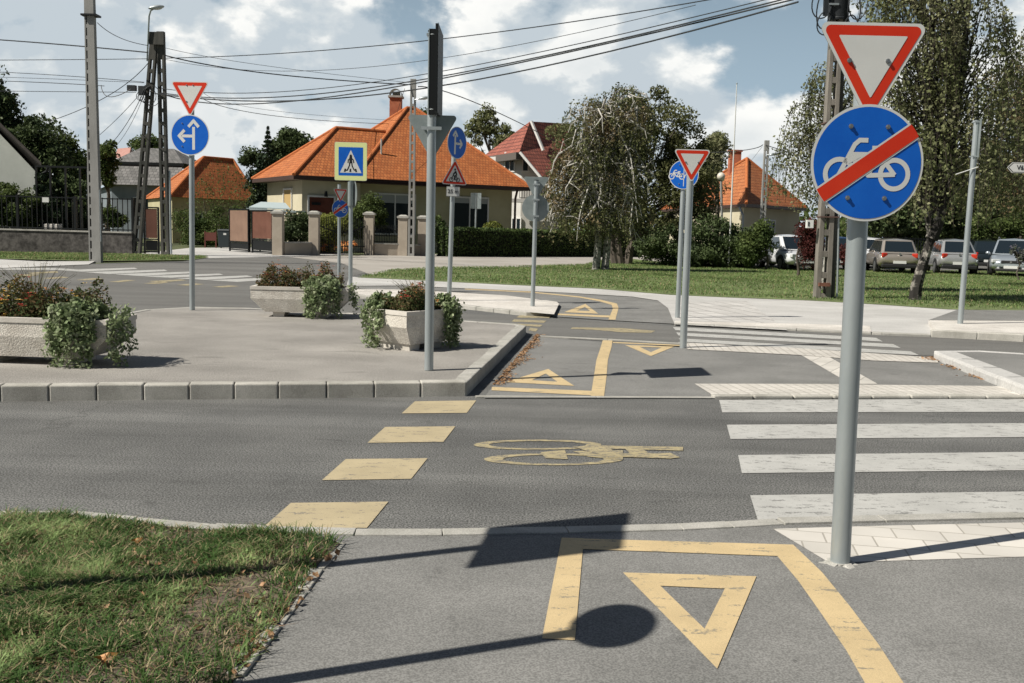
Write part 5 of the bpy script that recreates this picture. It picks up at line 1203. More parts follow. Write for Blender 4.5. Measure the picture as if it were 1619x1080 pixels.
def ptree(label,bx,Y,ells,n,leaf,lm,seed,top,**k):
    b=AT(bx,400,Y); h=AT(bx,top,Y).z
    return cluster_tree(label,(b.x,Y),h,[px_ell(e[0],e[1],Y,e[2],e[3],ox=b.x,oy=Y) for e in ells],n,leaf,lm,seed,**k)
# left group behind the gable
ptree('dark tree cut by the left edge behind the grey gable house',5,58,[(-30,170,40,60),(0,190,22,40),(20,235,30,50)],14000,.10,G_dk,31,110,clusters=50,cr=.9,group='trees behind the left houses')
ptree('dark leafy tree right of the grey gable',55,56,[(50,235,34,48),(75,270,40,50),(35,215,18,28)],16000,.10,G_dk,32,190,clusters=55,cr=.9,group='trees behind the left houses')
ptree('mid green tree left of the pale pole',100,60,[(95,245,28,34),(120,275,22,40),(75,215,15,22)],11000,.10,G_md,33,190,clusters=40,cr=.85,group='trees behind the left houses')
ptree('leafy shrub tree right of the pale pole, in front of the slate roof',172,66,[(172,245,20,18),(165,270,14,24)],4500,.10,G_md,34,225,clusters=22,cr=.6,group='trees behind the left houses')
ptree('round tree showing above the slate roof',236,95,[(238,232,24,12),(218,232,12,9)],3500,.12,G_md,35,215,clusters=24,cr=.9,group='trees behind the left houses')
# garden shrubs behind the iron fence
ptree('bright green shrub against the grey gable',30,43.2,[(20,330,38,34),(48,335,20,36),(5,310,20,20)],12000,.055,G_md,36,300,clusters=50,cr=.4,name='shrub',cat='shrub',trunk_r=.05,group='shrubs behind the iron fence')
ptree('dark columnar conifer behind the iron fence',68,43.6,[(66,325,12,50),(86,335,12,40)],12000,.045,G_cf,37,290,clusters=40,cr=.3,name='conifer',trunk_r=.05,group='shrubs behind the iron fence')
ptree('dark shrub mass left of the pale pole',112,45,[(100,325,30,46),(130,335,24,42),(150,350,16,20)],22000,.065,G_dk,38,300,clusters=50,cr=.45,name='shrub',cat='shrub',trunk_r=.05,group='shrubs behind the iron fence')
ptree('leafy shrub behind the fence right of the pale pole',185,50,[(183,345,18,12)],3500,.06,G_md,39,335,clusters=18,cr=.35,name='shrub',cat='shrub',trunk_r=.04,group='shrubs behind the iron fence')
# climbing shrub before the small orange roof
t=ptree('dense shrub with upright leafy shoots before the small orange roof',325,58,[(300,362,26,28),(345,360,38,30),(378,350,16,26),(330,374,45,18)],17000,.055,G_md,40,290,clusters=80,cr=.5,name='climbing_shrub',cat='shrub',trunk_r=.06)
rg=np.random.default_rng(5); S=[]
bx=AT(325,400,58.)
for (x0_,x1_,yt) in [(325,332,262),(345,346,256),(362,360,262),(373,380,270),(385,397,290),(340,320,280),(352,354,275),(300,318,282),(380,372,262)]:
    a_=AT(x0_+rg.uniform(-5,5),340,58.); c=AT(x1_,yt,58.)
    for i in range(150):
        f=rg.random(); p=a_.lerp(c,f); wd_=.26*(1-.55*f); S.append([p.x+rg.normal()*wd_,p.y+rg.normal()*.25,p.z+rg.normal()*.12])
quads_mesh('leafy_shoots',leaf_quads(np.array(S)-np.array([bx.x,58.,0]),.055,rg,asp=.6),G_md,t)
# trees around the large house
ptree('tall narrow cypress left of the large house',401,66,[(401,300,8,45),(404,330,9,25)],9000,.07,G_cf,41,255,clusters=34,cr=.4,name='cypress',trunk_r=.1,group='trees beside the large house')
ptree('second cypress with a browned top beside the large house',416,68,[(416,290,8,45)],8000,.07,G_cf,42,240,clusters=30,cr=.4,name='cypress',trunk_r=.1,group='trees beside the large house')
def fir(label,px,Y,top,base,wpx,n,seed,lm=None,group=None):
    rg=np.random.default_rng(seed); b=AT(px,400,Y); zt=AT(px,top,Y).z; zb=AT(px,base,Y).z; t=thing('fir_tree',label,'tree',(b.x,Y,0),0,group); wm=wpx*Y/F
    lev=15; P=[]
    for i in range(n):
        k=rg.integers(lev); f=(k+.5)/lev; rr=wm*(1-f)*rg.random()**.6; a_=rg.integers(7)*.9+k*1.7+rg.normal()*.13
        P.append([rr*math.cos(a_),rr*math.sin(a_),zb+(zt-zb)*f-rr*.28+rg.normal()*.05])
    quads_mesh('crown',leaf_quads(np.array(P),.10,rg,asp=.35),lm or G_cf,t); MB().tube([(0,0,-.1),(0,0,zt)],[.16,.015],7).build('trunk',M_bark,t); return t
fir('pointed dark fir rising behind the left slope of the large roof',424,84,199,300,26,9000,51)
ptree('broad dark tree behind the left slope of the large roof',458,88,[(460,235,26,28),(440,250,20,26),(478,248,12,18),(392,248,14,14)],15000,.13,G_dk,43,203,clusters=60,cr=1.0,group='trees beside the large house')
ptree('airy tree behind the right slope of the large roof',770,92,[(765,200,14,34),(748,205,12,22),(795,222,26,22),(745,240,18,20),(820,230,22,16),(780,190,8,20)],9000,.12,G_br,44,168,clusters=110,cr=.55,group='trees beside the large house')
ptree('thin tree top just right of the main ridge',668,85,[(668,182,12,9),(690,190,8,10)],900,.10,G_md,45,174,clusters=14,cr=.5,group='trees beside the large house')
# front garden
ptree('dark round shrub between the first two pillars',466,48.6,[(466,365,24,26),(475,355,14,18)],9000,.05,G_dk,46,340,clusters=40,cr=.4,name='shrub',cat='shrub',trunk_r=.04,group='front garden shrubs')
ptree('yellow green shrub behind the iron entrance gate',520,50.5,[(520,360,20,26),(540,352,16,16)],9000,.045,G_ye,47,335,clusters=40,cr=.35,name='shrub',cat='shrub',trunk_r=.04,group='front garden shrubs')
ptree('large loose shrub in front of the dark window',583,51.5,[(583,335,24,24),(570,355,22,25),(600,345,10,14)],12000,.055,G_md,48,312,clusters=55,cr=.4,name='shrub',cat='shrub',trunk_r=.05,group='front garden shrubs')
ptree('small dark shrub behind the right pillar',700,51.5,[(690,360,20,18)],4000,.05,G_md,52,345,clusters=22,cr=.35,name='shrub',cat='shrub',trunk_r=.04,group='front garden shrubs')
def clipped(name,label,cat,shape,loc,m,n,leaf,seed,rz=0,group=None):
    rg=np.random.default_rng(seed); t=thing(name,label,cat,loc,rz,group); kind,dim=shape
    if kind=='box':
        lx,ly,lz=dim; A_=np.array([ly*lz,ly*lz,lx*lz,lx*lz,lx*ly]); f=rg.choice(5,size=n,p=A_/A_.sum()); P=rg.uniform(-.5,.5,(n,3))*np.array(dim)
        P[f==0,0]=-lx/2;P[f==1,0]=lx/2;P[f==2,1]=-ly/2;P[f==3,1]=ly/2;P[f==4,2]=lz/2; P[:,2]+=lz/2
        P+=rg.normal(size=(n,3))*.035+np.sin(P[:,[1,0,0]]*3)*.02
        mb=MB().box((0,0,lz/2-.04),(lx-.12,ly-.12,lz-.1))
    else:
        d=rg.normal(size=(n,3)); d/=np.linalg.norm(d,axis=1,keepdims=True); P=d*np.array(dim)*(.93+.09*rg.random((n,1))); P[:,2]+=dim[2]*.8; P=P[P[:,2]>0]
        mb=MB().sphere((0,0,dim[2]*.8),1,14,10,sc=(dim[0]*.88,dim[1]*.88,dim[2]*.88))
    quads_mesh('foliage',leaf_quads(P,leaf,rg,asp=.7),m,t); mb.build('dark_inner_core',mat('inner_core_dark',(.015,.016,.010),1),t); return t  # solid dark core behind the outer leaves, blackens the gaps between them
ha=G(693,405); hb=G(942,405.5); d=hb-ha; zh=AT(800,363.5,(ha.y+hb.y)/2).z
mid_=(ha+hb)/2
clipped('clipped_hedge','long dark clipped hedge with a square top beside the side street','hedge',('box',(d.length+3,1.1,zh)),(mid_.x+1.4,mid_.y+.6,0),G_hd,26000,.05,61,math.atan2(d.y,d.x))
q=AT(779,355,55.); clipped('clipped_ball_shrub','low golden green ball shrub just over the hedge','shrub',('ball',(.75,.6,.95)),(q.x,55.,0.15),G_ye,3600,.045,62)
q=AT(527,345,50.); clipped('clipped_ball_shrub','yellowish clipped ball shrub near the entrance gate','shrub',('ball',(.6,.6,.95)),(q.x-.4,50.2,0.),G_ye,3000,.045,63)
t=ptree('orange and red flowers on low plants behind the entrance gate',535,49.5,[(515,392,8,5),(545,388,20,7)],500,.05,PET[1],64,380,clusters=14,cr=.2,name='garden_flowers',cat='flowers',trunk_r=.02)
# birch with white dead branches and the dark tree to its right
def weeping(label,loc,h,crown,lm,barkm,n_str,seed,leaf=.045,ln=(1.2,3.0),trunks=((0,0,0,0),),tr=.13,white=0,dens=42,group=None,zmin=1.7,frac=1.,name='birch_tree',trunkpts=None,extra=0):
    rg=np.random.default_rng(seed); t=thing(name,label,'tree',(loc[0],loc[1],0),0,group); S=[]; mb=MB(); tw=MB()
    vol=np.array([c[3]*c[4]*c[5] for c in crown]); vol/=vol.sum()
    tps=[]
    for i,(tx,ty,lx,ly) in enumerate(trunks):
        pts=trunkpts[i] if trunkpts else [(tx+lx*f+.05*math.sin(f*8+i),ty+ly*f,h*.93*f-(.1 if f==0 else 0)) for f in [k/9 for k in range(10)]]
        mb.tube(pts,[tr*(1.2-1.1*k/(len(pts)-1)) for k in range(len(pts))],8); tps.append(pts)
    for i in range(n_str):
        c=crown[rg.choice(len(crown),p=vol)]; a_=rg.uniform(0,2*math.pi); el=rg.uniform(-.35,1)
        rr=math.sqrt(max(0,1-el*el*.9))*rg.uniform(.2,1)**.6
        p=np.array([c[0]+c[3]*rr*math.cos(a_),c[1]+c[4]*rr*math.sin(a_),c[2]+c[5]*el])
        L_=rg.uniform(*ln); zend=max(zmin+rg.uniform(0,.7),p[2]-L_); out=np.array([math.cos(a_),math.sin(a_)])*.25
        tp=tps[rg.integers(len(tps))]; 
        if i%3==0:
            f=min(.96,max(.55 if trunkpts else .3,(p[2]-.4)/h)); s=np.array(tp[int(f*(len(tp)-1))]); m_=(s+p)/2+np.array([0,0,.35])
            mb.tube([s,m_,p],[tr*.22,tr*.14,tr*.05],4,cap=False)
        steps=7; q=[]; sw=rg.normal(size=2)*.12
        for k in range(steps+1):
            f=k/steps; q.append((p[0]+out[0]*math.sin(f*1.6)+sw[0]*f*f,p[1]+out[1]*math.sin(f*1.6)+sw[1]*f*f,p[2]+.12*math.sin(f*2.2)-(p[2]-zend)*f**1.25))
        tw.tube(q,[.008]*3+[.005]*(steps-2),3,cap=False)
        m=int(dens*(p[2]-zend)/2.); 
        if m<=0: continue
        f=rg.random(m); idx=np.minimum((f*steps).astype(int),steps-1); qa=np.array(q); w_=(f*steps-idx)[:,None]; pos=qa[idx]*(1-w_)+qa[idx+1]*w_
        S.append(pos+rg.normal(size=(m,3))*np.array([.06,.06,.05]))
    S=np.vstack(S)
    if extra:
        c=np.array(crown)[rg.choice(len(crown),p=vol,size=extra)]; d_=rg.normal(size=(extra,3)); d_/=np.linalg.norm(d_,axis=1,keepdims=True); S=np.vstack([S,c[:,:3]+d_*c[:,3:]*rg.random((extra,1))**.5])
    quads_mesh('crown',leaf_quads(S,leaf,rg,asp=.62),lm,t)
    mb.build('trunk',barkm,t,smooth=True); tw.build('twigs',mat('birch_twig',(.07,.055,.045),.9),t)
    if white:
        wb=MB()
        for i in range(white):
            c=crown[rg.choice(len(crown),p=vol)]; tp=tps[rg.integers(len(tps))]; f=rg.uniform(.35,.95); s=np.array(tp[int(f*(len(tp)-1))]); a_=rg.uniform(0,2*math.pi)
            r_=rg.uniform(.5,1.05); e_=np.array([c[0]+c[3]*r_*math.cos(a_),min(c[1]-c[4]*.3,c[1]+c[4]*r_*math.sin(a_)),c[2]+c[5]*rg.uniform(-.4,.75)]); m_=(s+e_)/2+np.array([rg.normal()*.15,0,rg.uniform(.25,.7)])
            k1=e_+np.array([.12*math.cos(a_),0,-rg.uniform(.2,.6)]); wb.tube([s,s*.5+m_*.5+rg.normal(size=3)*.14,m_,m_*.4+e_*.6+rg.normal(size=3)*.14,e_,k1],[.05,.044,.038,.03,.022,.01],5,cap=False)
            for _ in range(3):
                st=m_+(e_-m_)*rg.random(); en=st+np.array([rg.normal()*.4,rg.normal()*.2,rg.uniform(-.6,.25)]); wb.tube([st,(st+en)/2+rg.normal(size=3)*.07,en],[.018,.013,.005],4,cap=False)
        wb.build('bare_branches',mat('bare_white_bark',(.42,.40,.37),.85,c2=(.58,.56,.52),sc=6),t)
    return t
b=G(948,428); Yb=b.y
E_=lambda px,py,rx_,rz_,Y=Yb,bb=b: px_ell(px,py,Y,rx_,rz_,ox=bb.x,oy=bb.y)
weeping('weeping birch with bare white branches standing on the lawn in two stems',b,AT(960,132,Yb).z,[E_(930,235,52,80),E_(985,200,50,66),E_(900,300,44,62),E_(985,290,45,60),E_(925,345,55,40),E_(975,350,40,36)],G_brn,M_birch,430,71,.050,(1.0,2.6),((-.15,0,.1,0),(.15,.1,.5,.2)),.13,120,38,zmin=.75,extra=10000)
b2=G(985,421); Yd_=b2.y+2
ptree('big dark spreading tree behind the birch, on several leaning stems',985,Yd_,[(1035,210,62,72),(1085,280,55,60),(1095,235,30,40),(1000,180,35,45),(960,250,60,80),(1020,330,60,45),(1095,330,35,35),(930,330,35,30),(895,200,26,34)],60000,.064,leafmat('leaf_olive',(.07,.082,.036),(.20,.205,.09),sc=1.0,trans=.35),72,135,clusters=190,cr=.62,trunks=((-.1,0,-.5,0),(.2,0,1.0,0),(-.3,0,-.9,0)),trunk_r=.17,trunk_top=.6)
# airy bits above
ptree('slim birch crown behind the yield sign',1130,62,[(1128,240,14,30),(1118,265,18,28)],5000,.09,G_br,73,208,clusters=26,cr=.7)
ptree('wide dark bush on the far side of the lawn',1100,b2.y+1,[(1070,384,50,32),(1120,386,55,38),(1165,386,40,34),(1030,396,30,20),(1115,408,80,16)],40000,.055,G_dk,74,345,clusters=120,cr=.5,name='bush',cat='shrub',trunk_r=.06,group='bushes along the car park')
ptree('sunlit green bush beside the white cars',1213,b2.y-.5,[(1198,374,18,22),(1203,390,12,18),(1186,398,18,18)],7500,.055,G_md,75,352,clusters=34,cr=.42,name='bush',cat='shrub',trunk_r=.05,group='bushes along the car park')
ptree('purple leaved bush left of the old concrete pole',1262,37,[(1278,382,10,28),(1287,395,10,26),(1345,402,18,14)],8000,.045,G_rd,76,348,clusters=44,cr=.38,name='bush',cat='shrub',trunk_r=.05,group='bushes along the car park')
# right birches
b=G(1446,476); Yr=b.y
tp=[[(0,0,-.1),(.02,0,.35),(.10,0,.75),(.22,0,1.25),(.30,0,1.55),(.20,.05,2.0),(.12,.05,3.0),(.05,.1,4.6),(.0,.1,6.2),(.0,.1,7.8),(-.1,.1,9.0)],[(.30,0,1.5),(.42,0,1.85),(.52,0,2.4),(.62,.1,3.4),(.75,.1,4.6),(.85,.15,6.0),(.9,.2,7.4)]]
weeping('tall weeping birch whose dark crooked trunk forks low, right of the near sign',b,9.3,[E_(1440,90,85,110,Yr,b),E_(1530,120,85,120,Yr,b),E_(1470,230,100,90,Yr,b),E_(1400,210,45,80,Yr,b),E_(1470,-40,110,90,Yr,b),E_(1570,250,50,70,Yr,b)],G_br,M_birchd,520,81,.046,(1.0,2.8),((0,0,0,0),(0,0,0,0)),.135,0,44,zmin=1.55,trunkpts=tp,extra=4500)
b3=Vector((AT(1306,400,27.5).x,27.5,0))
weeping('slender weeping birch behind the struck through bicycle sign and the old pole',b3,8.2,[E_(1262,235,30,70,27.5,b3),E_(1300,180,30,80,27.5,b3),E_(1345,240,40,80,27.5,b3),E_(1275,310,28,40,27.5,b3),E_(1350,120,26,60,27.5,b3)],G_br,M_birch,300,82,.040,(1.0,2.6),((0,0,.1,0),),.10,0,40,zmin=2.0,extra=2500)
b4=Vector((17.5,33,0))
weeping('reddish leaved birch at the right edge behind the slim post',b4,9.,[E_(1600,190,80,90,33,b4),E_(1680,150,100,130,33,b4),E_(1560,280,70,60,33,b4),E_(1640,300,70,50,33,b4)],G_brn,M_birch,520,83,.05,(1.0,3.0),((0,0,.3,0),),.14,0,38,zmin=1.9,extra=9000)
# dark belt of trees beyond the car park
for i,(px,Y,ells,lm,lab) in enumerate([(1400,60,[(1390,330,60,50),(1440,310,60,70)],G_dk,'dark tree beyond the parked cars, left of the crooked trunk'),(1500,60,[(1500,320,60,60),(1540,300,60,80)],G_dk,'dark tree beyond the parked cars, right of the crooked trunk'),(1610,58,[(1600,320,60,60),(1680,300,70,80)],G_dk,'dark tree beyond the parked cars at the right edge')]):
    ptree(lab,px,Y,ells,16000,.13,lm,90+i,240,clusters=60,cr=1.1,group='trees beyond the car park')
ptree('fresh green bush behind the right hand cars',1590,53,[(1570,362,38,20),(1625,355,45,26)],14000,.075,G_md,95,330,clusters=50,cr=.5,name='bush',cat='shrub',trunk_r=.05,group='bushes along the car park')
ptree('lavender like plant in front of the right hand car',1612,38,[(1608,400,12,8),(1625,405,14,10)],1500,.04,leafmat('leaf_lavender',(.13,.11,.17),(.12,.15,.08),sc=6),96,395,clusters=20,cr=.2,name='lavender',cat='flowers',trunk_r=.03)
# fence behind the cars
fa=AT(1365,400,52.); fb=AT(1760,400,52.); iron_fence('park_fence','grey railing with upright bars behind the parked cars',fa,fb,.2,AT(1450,376,52).z,.14,.022,(.05,.95),posts=6)
# distant belt of trees
rg=np.random.default_rng(99); S=[]
for i in range(90):
    x=rg.uniform(-75,85); y=rg.uniform(115,150); hh=rg.uniform(2.5,6.5); r_=rg.uniform(2,4.5); n_=380
    d_=rg.normal(size=(n_,3)); d_/=np.linalg.norm(d_,axis=1,keepdims=True); S.append(np.array([x,y,hh*.55])+d_*np.array([r_,r_,hh*.55])*rg.random((n_,1))**.3)
o=quads_mesh('distant_trees',leaf_quads(np.vstack(S),.32,rg,asp=.7),G_md); setp(o,'belt of far off trees closing the view behind the houses','trees',kind='stuff')
# ================================================================== lawn tufts and the near grass
G_gr=leafmat('grass_blade',(.075,.14,.045),(.29,.39,.16),sc=3.2,trans=.35,rough=.5,c3=(.07,.13,.035))
G_lawn=leafmat('lawn_blade',(.10,.16,.05),(.23,.31,.12),sc=.5,trans=.35,rough=.6,c3=(.15,.22,.075))
G_dry=leafmat('dry_grass_blade',(.24,.19,.11),(.42,.35,.21),sc=5,trans=.3)
def inpoly(P,poly):
    x,y=P[:,0],P[:,1]; r_=np.zeros(len(P),bool); n=len(poly)
    for i in range(n):
        x0,y0=poly[i][:2]; x1,y1=poly[(i+1)%n][:2]
        c=((y0>y)!=(y1>y)); xi=(x1-x0)*(y-y0)/((y1-y0)+1e-12)+x0; r_^=c&(x<xi)
    return r_
def blades(P,hgt,wd,lean,rg,bend=.5):
    """two-segment tapered blades as quads; returns (2n,4,3)"""
    n=len(P); a=rg.uniform(0,2*np.pi,n); d=np.stack([np.cos(a),np.sin(a),np.zeros(n)],1); s=np.stack([-np.sin(a),np.cos(a),np.zeros(n)],1)
    h=hgt[:,None]; l=lean*rg.uniform(.2,1.3,(n,1))*h; w_=wd*rg.uniform(.7,1.3,(n,1)); z=np.array([0,0,1.])
    m=P+z*h*.6+d*l*.35; t=P+z*h*(1-.25*bend*rg.random((n,1)))+d*l
    return np.concatenate([np.stack([P-s*w_/2,P+s*w_/2,m+s*w_*.42,m-s*w_*.42],1),np.stack([m-s*w_*.42,m+s*w_*.42,t+s*w_*.06,t-s*w_*.06],1)])
rg=np.random.default_rng(17)
GP=[tuple(p[:2]) for p in pxp([(-1100,800),(-400,815),(0,823),(100,822),(200,832),(330,844),(430,850),(490,851),(520,857),(538,866),(508,893),(496,910),(474,945),(436,1000),(398,1048),(370,1085),(330,1150),(250,1300),(-1500,1500)])]
mesh_poly('soil_patch',GP,.020,M_soil)
X=np.array(GP); lo=X.min(0); hi=X.max(0); lo=np.maximum(lo,[-3.6,2.2])
P=rg.uniform(lo,hi,(260000,2)); P=P[inpoly(P,GP)]
def fbm(P,s,seed):
    r_=np.random.default_rng(seed); o=np.zeros(len(P))
    for k in range(5):
        for _ in range(3):
            v_=r_.normal(size=2); v_/=np.linalg.norm(v_); o+=np.sin(P@v_*s*2**k*2*np.pi+r_.uniform(0,6.28))/(2**(k*.6))
    return o/3
dn=fbm(P,1.1,3); edge=np.minimum(1,np.maximum(0,(G(545,868).x-.10-P[:,0]-.25*(5-P[:,1]))/.25))
keep=rg.random(len(P))<np.clip(.85+.45*dn,.34,1)*np.clip(.25+edge,.0,1); P=P[keep]; dn=dn[keep]
P=P[:95000]; dn=dn[:95000]
P3_=np.concatenate([P,np.full((len(P),1),.02)],1)
hg=np.clip(.012+.019*np.clip(dn+.5,0,1.8)+rg.exponential(.007,len(P)),.008,.10)
dry=rg.random(len(P))<.22
o=quads_mesh('grass',blades(P3_,hg,.0050,1.7,rg),[G_gr,G_dry],mi=np.tile(dry.astype(int),2)); setp(o,'rough green and dry grass in the near left corner','grass',kind='stuff')
# small weeds lying flat and fallen leaves in the near grass
C0=P3_[rg.integers(len(P3_),size=5200)]+rg.normal(size=(5200,3))*[.01,.01,.006]+[0,0,.014]
o=quads_mesh('weeds',leaf_quads(C0,.0085,rg,asp=.7),G_gr); setp(o,'small broad leaved weeds among the near grass','weeds',kind='stuff')
o=quads_mesh('fallen_leaves',leaf_quads(np.concatenate([P3_[rg.integers(len(P3_),size=330)]+[0,0,.016]]+[np.array([[*G(x,y,.03)] for x,y in zip(rg.uniform(370,540,260),rg.uniform(870,1060,260)) if x>560-(y-850)*.9-60 and x<548-(y-868)*.85])]),.017,rg,asp=.7),DRY); setp(o,'brown fallen leaves scattered in the near grass','leaves',kind='stuff')
for (px,py,s,lab) in [(163,1045,.034,'big curled orange leaf in the near grass'),(214,858,.02,'pale fallen leaf near the back of the grass patch')]:
    c=G(px,py,.035); mb=MB(); pts=[]
    for k in range(9): a_=k/8*math.pi*2; rr=s*(1+.35*math.cos(3*a_)); pts.append((rr*math.cos(a_),rr*math.sin(a_)*.8,.018*math.sin(a_*2+1)+.012))
    for k in range(8): mb.add([(0,0,0),pts[k],pts[k+1]],[(0,1,2)])
    o=mb.build('fallen_leaf',mat('orange_leaf',(.42,.19,.05),.6,c2=(.5,.26,.09),sc=30)); o.location=c; o.rotation_euler=(.5,.2,1); setp(o,lab,'leaf')
q=P3_[rg.integers(len(P3_),size=9000)]+rg.normal(size=(9000,3))*[.03,.03,.003]+[0,0,.005]
tv=blades(q[:9000],rg.uniform(.02,.05,9000),.0035,3.5,rg,2.5); tv[:,:,2]=.022+np.abs(tv[:,:,2]-.02)*.25
o=quads_mesh('dead_thatch',tv,[G_dry,DRY],mi=np.tile((rg.random(9000)<.3).astype(int),2)); setp(o,'dead brown thatch lying between the near grass blades','thatch',kind='stuff')
# concrete edging between grass and path
eg=pxp([(548,862),(512,905),(488,940),(447,995),(412,1040),(384,1078),(350,1130)]); kerb('path_edging',eg[::-1],.06,.020,.5,M_conc,gap=.02,bev=.004)
# far lawn
LW=[tuple(p[:2]) for p in pxp(LAWN)]; X=np.array(LW); P=rg.uniform([-7,18],[30,50],(420000,2)); P=P[inpoly(P,LW)]; dn=fbm(P,.12,8); P=P[rg.random(len(P))<np.clip(.6+.3*dn,.1,1)][:130000]
P3_=np.concatenate([P,np.full((len(P),1),.03)],1); hg=rg.uniform(.03,.065,len(P)); dry=rg.random(len(P))<.12
o=quads_mesh('lawn_grass',blades(P3_,hg,.016,1.1,rg),[G_lawn,G_dry],mi=np.tile(dry.astype(int),2)); setp(o,'mown green lawn grass around the birches','grass',kind='stuff')
# left verge
VG=[(-500,399.5),(0,400.5),(200,403.5),(330,407),(300,411),(150,412.5),(0,409),(-500,402)]
sheet('verge',VG,.02,M_grassb); LW=[tuple(p[:2]) for p in pxp(VG)]; X=np.array(LW); P=rg.uniform([-26,30],[-8,44],(120000,2)); P=P[inpoly(P,LW)][:30000]
P3_=np.concatenate([P,np.full((len(P),1),.02)],1); o=quads_mesh('verge_grass',blades(P3_,rg.uniform(.04,.10,len(P)),.02,.8,rg),[G_lawn,G_dry],mi=np.tile((rg.random(len(P))<.2).astype(int),2)); setp(o,'strip of grass along the foot of the stone wall','grass',kind='stuff')
sheet('left_footway',[(-500,398),(0,410),(60,413),(150,413),(140,418),(0,424),(-500,430)],.022,M_walk)
# ================================================================== parked cars
def carpaint(name,c,metal=.5): return mat(name,c,.28,metal,c2=tuple(min(1,q*1.06) for q in c),sc=2,coat=.8)
M_tyre=mat('tyre',(.012,.012,.013),.9); M_rim=mat('wheel_rim',(.38,.39,.40),.35,.8); M_trim=mat('car_trim',(.015,.016,.017),.55)
M_tail=mat('tail_lamp',(.45,.03,.015),.2,coat=.5); M_tail2=mat('tail_lamp_orange',(.6,.22,.08),.2); M_head=mat('head_lamp',(.55,.57,.58),.1,coat=1); M_platec=mat('number_plate',(.62,.63,.62),.4); M_cg=mat('car_glass',(.012,.018,.022),.04,spec=1,coat=.5)
def car(label,loc,rz,paint,L_=4.2,Wd=1.74,H_=1.48,kind='hatch',group='cars parked beyond the lawn',rails=False):
    """x = forward. Lofted cross-sections along x."""
    t=thing('parked_car',label,'car',loc,rz,group); h=L_/2; w_=Wd/2
    # stations: x, belt height, half width at sill, belt, hood/deck height
    zb=.86*H_/1.48
    if kind=='sedan': ...
    # lower body
    ST=[(-h,.52,.60,.80),(-h+.06,.38,.86,.90),(-h+.35,.22,.90,.97),(-h+.9,.22,.92,1.0),(0,.22,.90,1.0),(h-1.35,.22,.90,1.0),(h-.95,.22,.87,.99),(h-.5,.24,.80,.95),(h-.15,.30,.70,.86),(h,.42,.60,.70)]
    prof=[]
    for x,zl,zt,wf in ST:
        k=zb/.90; zt=zt*k*1.06 if zt>.62 else zt*1.02
        W2_=w_*wf; prof.append([(x,-W2_*.90,zl),(x,-W2_,zl+.14),(x,-W2_*1.0,zl+(zt-zl)*.6),(x,-W2_*.93,zt-.03),(x,-W2_*.75,zt),(x,0,zt+.025),(x,W2_*.75,zt),(x,W2_*.93,zt-.03),(x,W2_,zl+(zt-zl)*.6),(x,W2_,zl+.14),(x,W2_*.90,zl)])
    mb=MB(); n=len(prof[0])
    for r_ in prof: mb.v+=r_
    for i in range(len(prof)-1):
        for k in range(n): k2=(k+1)%n; mb.f.append((i*n+k,(i+1)*n+k,(i+1)*n+k2,i*n+k2)); mb.m.append(0)
    mb.f.append(tuple(range(n))); mb.m.append(0); mb.f.append(tuple((len(prof)-1)*n+k for k in range(n))[::-1]); mb.m.append(0)
    o=mb.build('body',paint,t,smooth=True)
    s=o.modifiers.new('s','SUBSURF'); s.levels=1; s.render_levels=1
    # greenhouse: pillars/roof in paint, glass inset panels
    zbelt=zb*1.02; zr=H_
    if kind=='hatch': xs=(-h+.10,-h+.62,.50,1.25)     # rear glass foot, roof rear, roof front, windscreen foot
    elif kind=='round': xs=(-h+.12,-h+.80,.35,1.30)
    elif kind=='van': xs=(-h+.08,-h+.30,.9,1.45)
    else: xs=(-h+.10,-h+.55,.45,1.15)
    wb=w_*.91; wr=w_*(.66 if kind=='round' else .70)
    B4=[(xs[0],-wb*.94,zbelt),(xs[3],-wb*.96,zbelt),(xs[3],wb*.96,zbelt),(xs[0],wb*.94,zbelt)]
    T4=[(xs[1],-wr,zr-.03),(xs[2],-wr*1.02,zr-.02),(xs[2],wr*1.02,zr-.02),(xs[1],wr,zr-.03)]
    top=MB(); top.add(B4+T4,[(0,1,5,4),(1,2,6,5),(2,3,7,6),(3,0,4,7)]); mxx=(xs[1]+xs[2])/2
    top.add([T4[0],T4[1],T4[2],T4[3],(mxx,-wr*1.04,zr),(mxx,wr*1.04,zr),(xs[1]+.15,0,zr+.02),(xs[2]-.12,0,zr+.03),(mxx,0,zr+.05)],[(0,4,8,6),(4,1,7,8),(3,6,8,5),(5,8,7,2),(0,6,3),(1,2,7)])
    top.build('cabin',paint,t,smooth=True,bevel=.09,seg=3)
    def lerp(a,b,f): return Vector(a).lerp(Vector(b),f)
    def panel_(q,mx_,my0,my1,off,name,m=M_cg,split=None):
        a,b,c,d=[Vector(x) for x in q]  # a,b bottom; c,d top (c above b)
        def P(u_,v_): return (a.lerp(b,u_)).lerp(d.lerp(c,u_),v_)
        nrm=(b-a).cross(d-a).normalized(); 
        ctr=(a+b+c+d)/4
        if nrm.dot(ctr-Vector((0,0,.9)))<0: nrm=-nrm
        mb=MB()
        spl=split or [(mx_,1-mx_)]
        for u0_,u1_ in spl:
            pts=[P(u0_,my0),P(u1_,my0),P(u1_,my1),P(u0_,my1)]; mb.prism([p+nrm*off for p in pts],-nrm*.02)
        return mb.build(name,m,t)
    panel_((B4[3],B4[0],T4[0],T4[3]),.08,.12,.90,.012,'rear_window'); panel_((B4[1],B4[2],T4[2],T4[1]),.06,.06,.93,.012,'windscreen')
    panel_((B4[0],B4[1],T4[1],T4[0]),.05,.10,.90,.012,'side_window',split=[(.06,.24),(.27,.52),(.55,.90)]); panel_((B4[2],B4[3],T4[3],T4[2]),.05,.10,.90,.012,'side_window',split=[(.10,.45),(.48,.73),(.76,.94)])
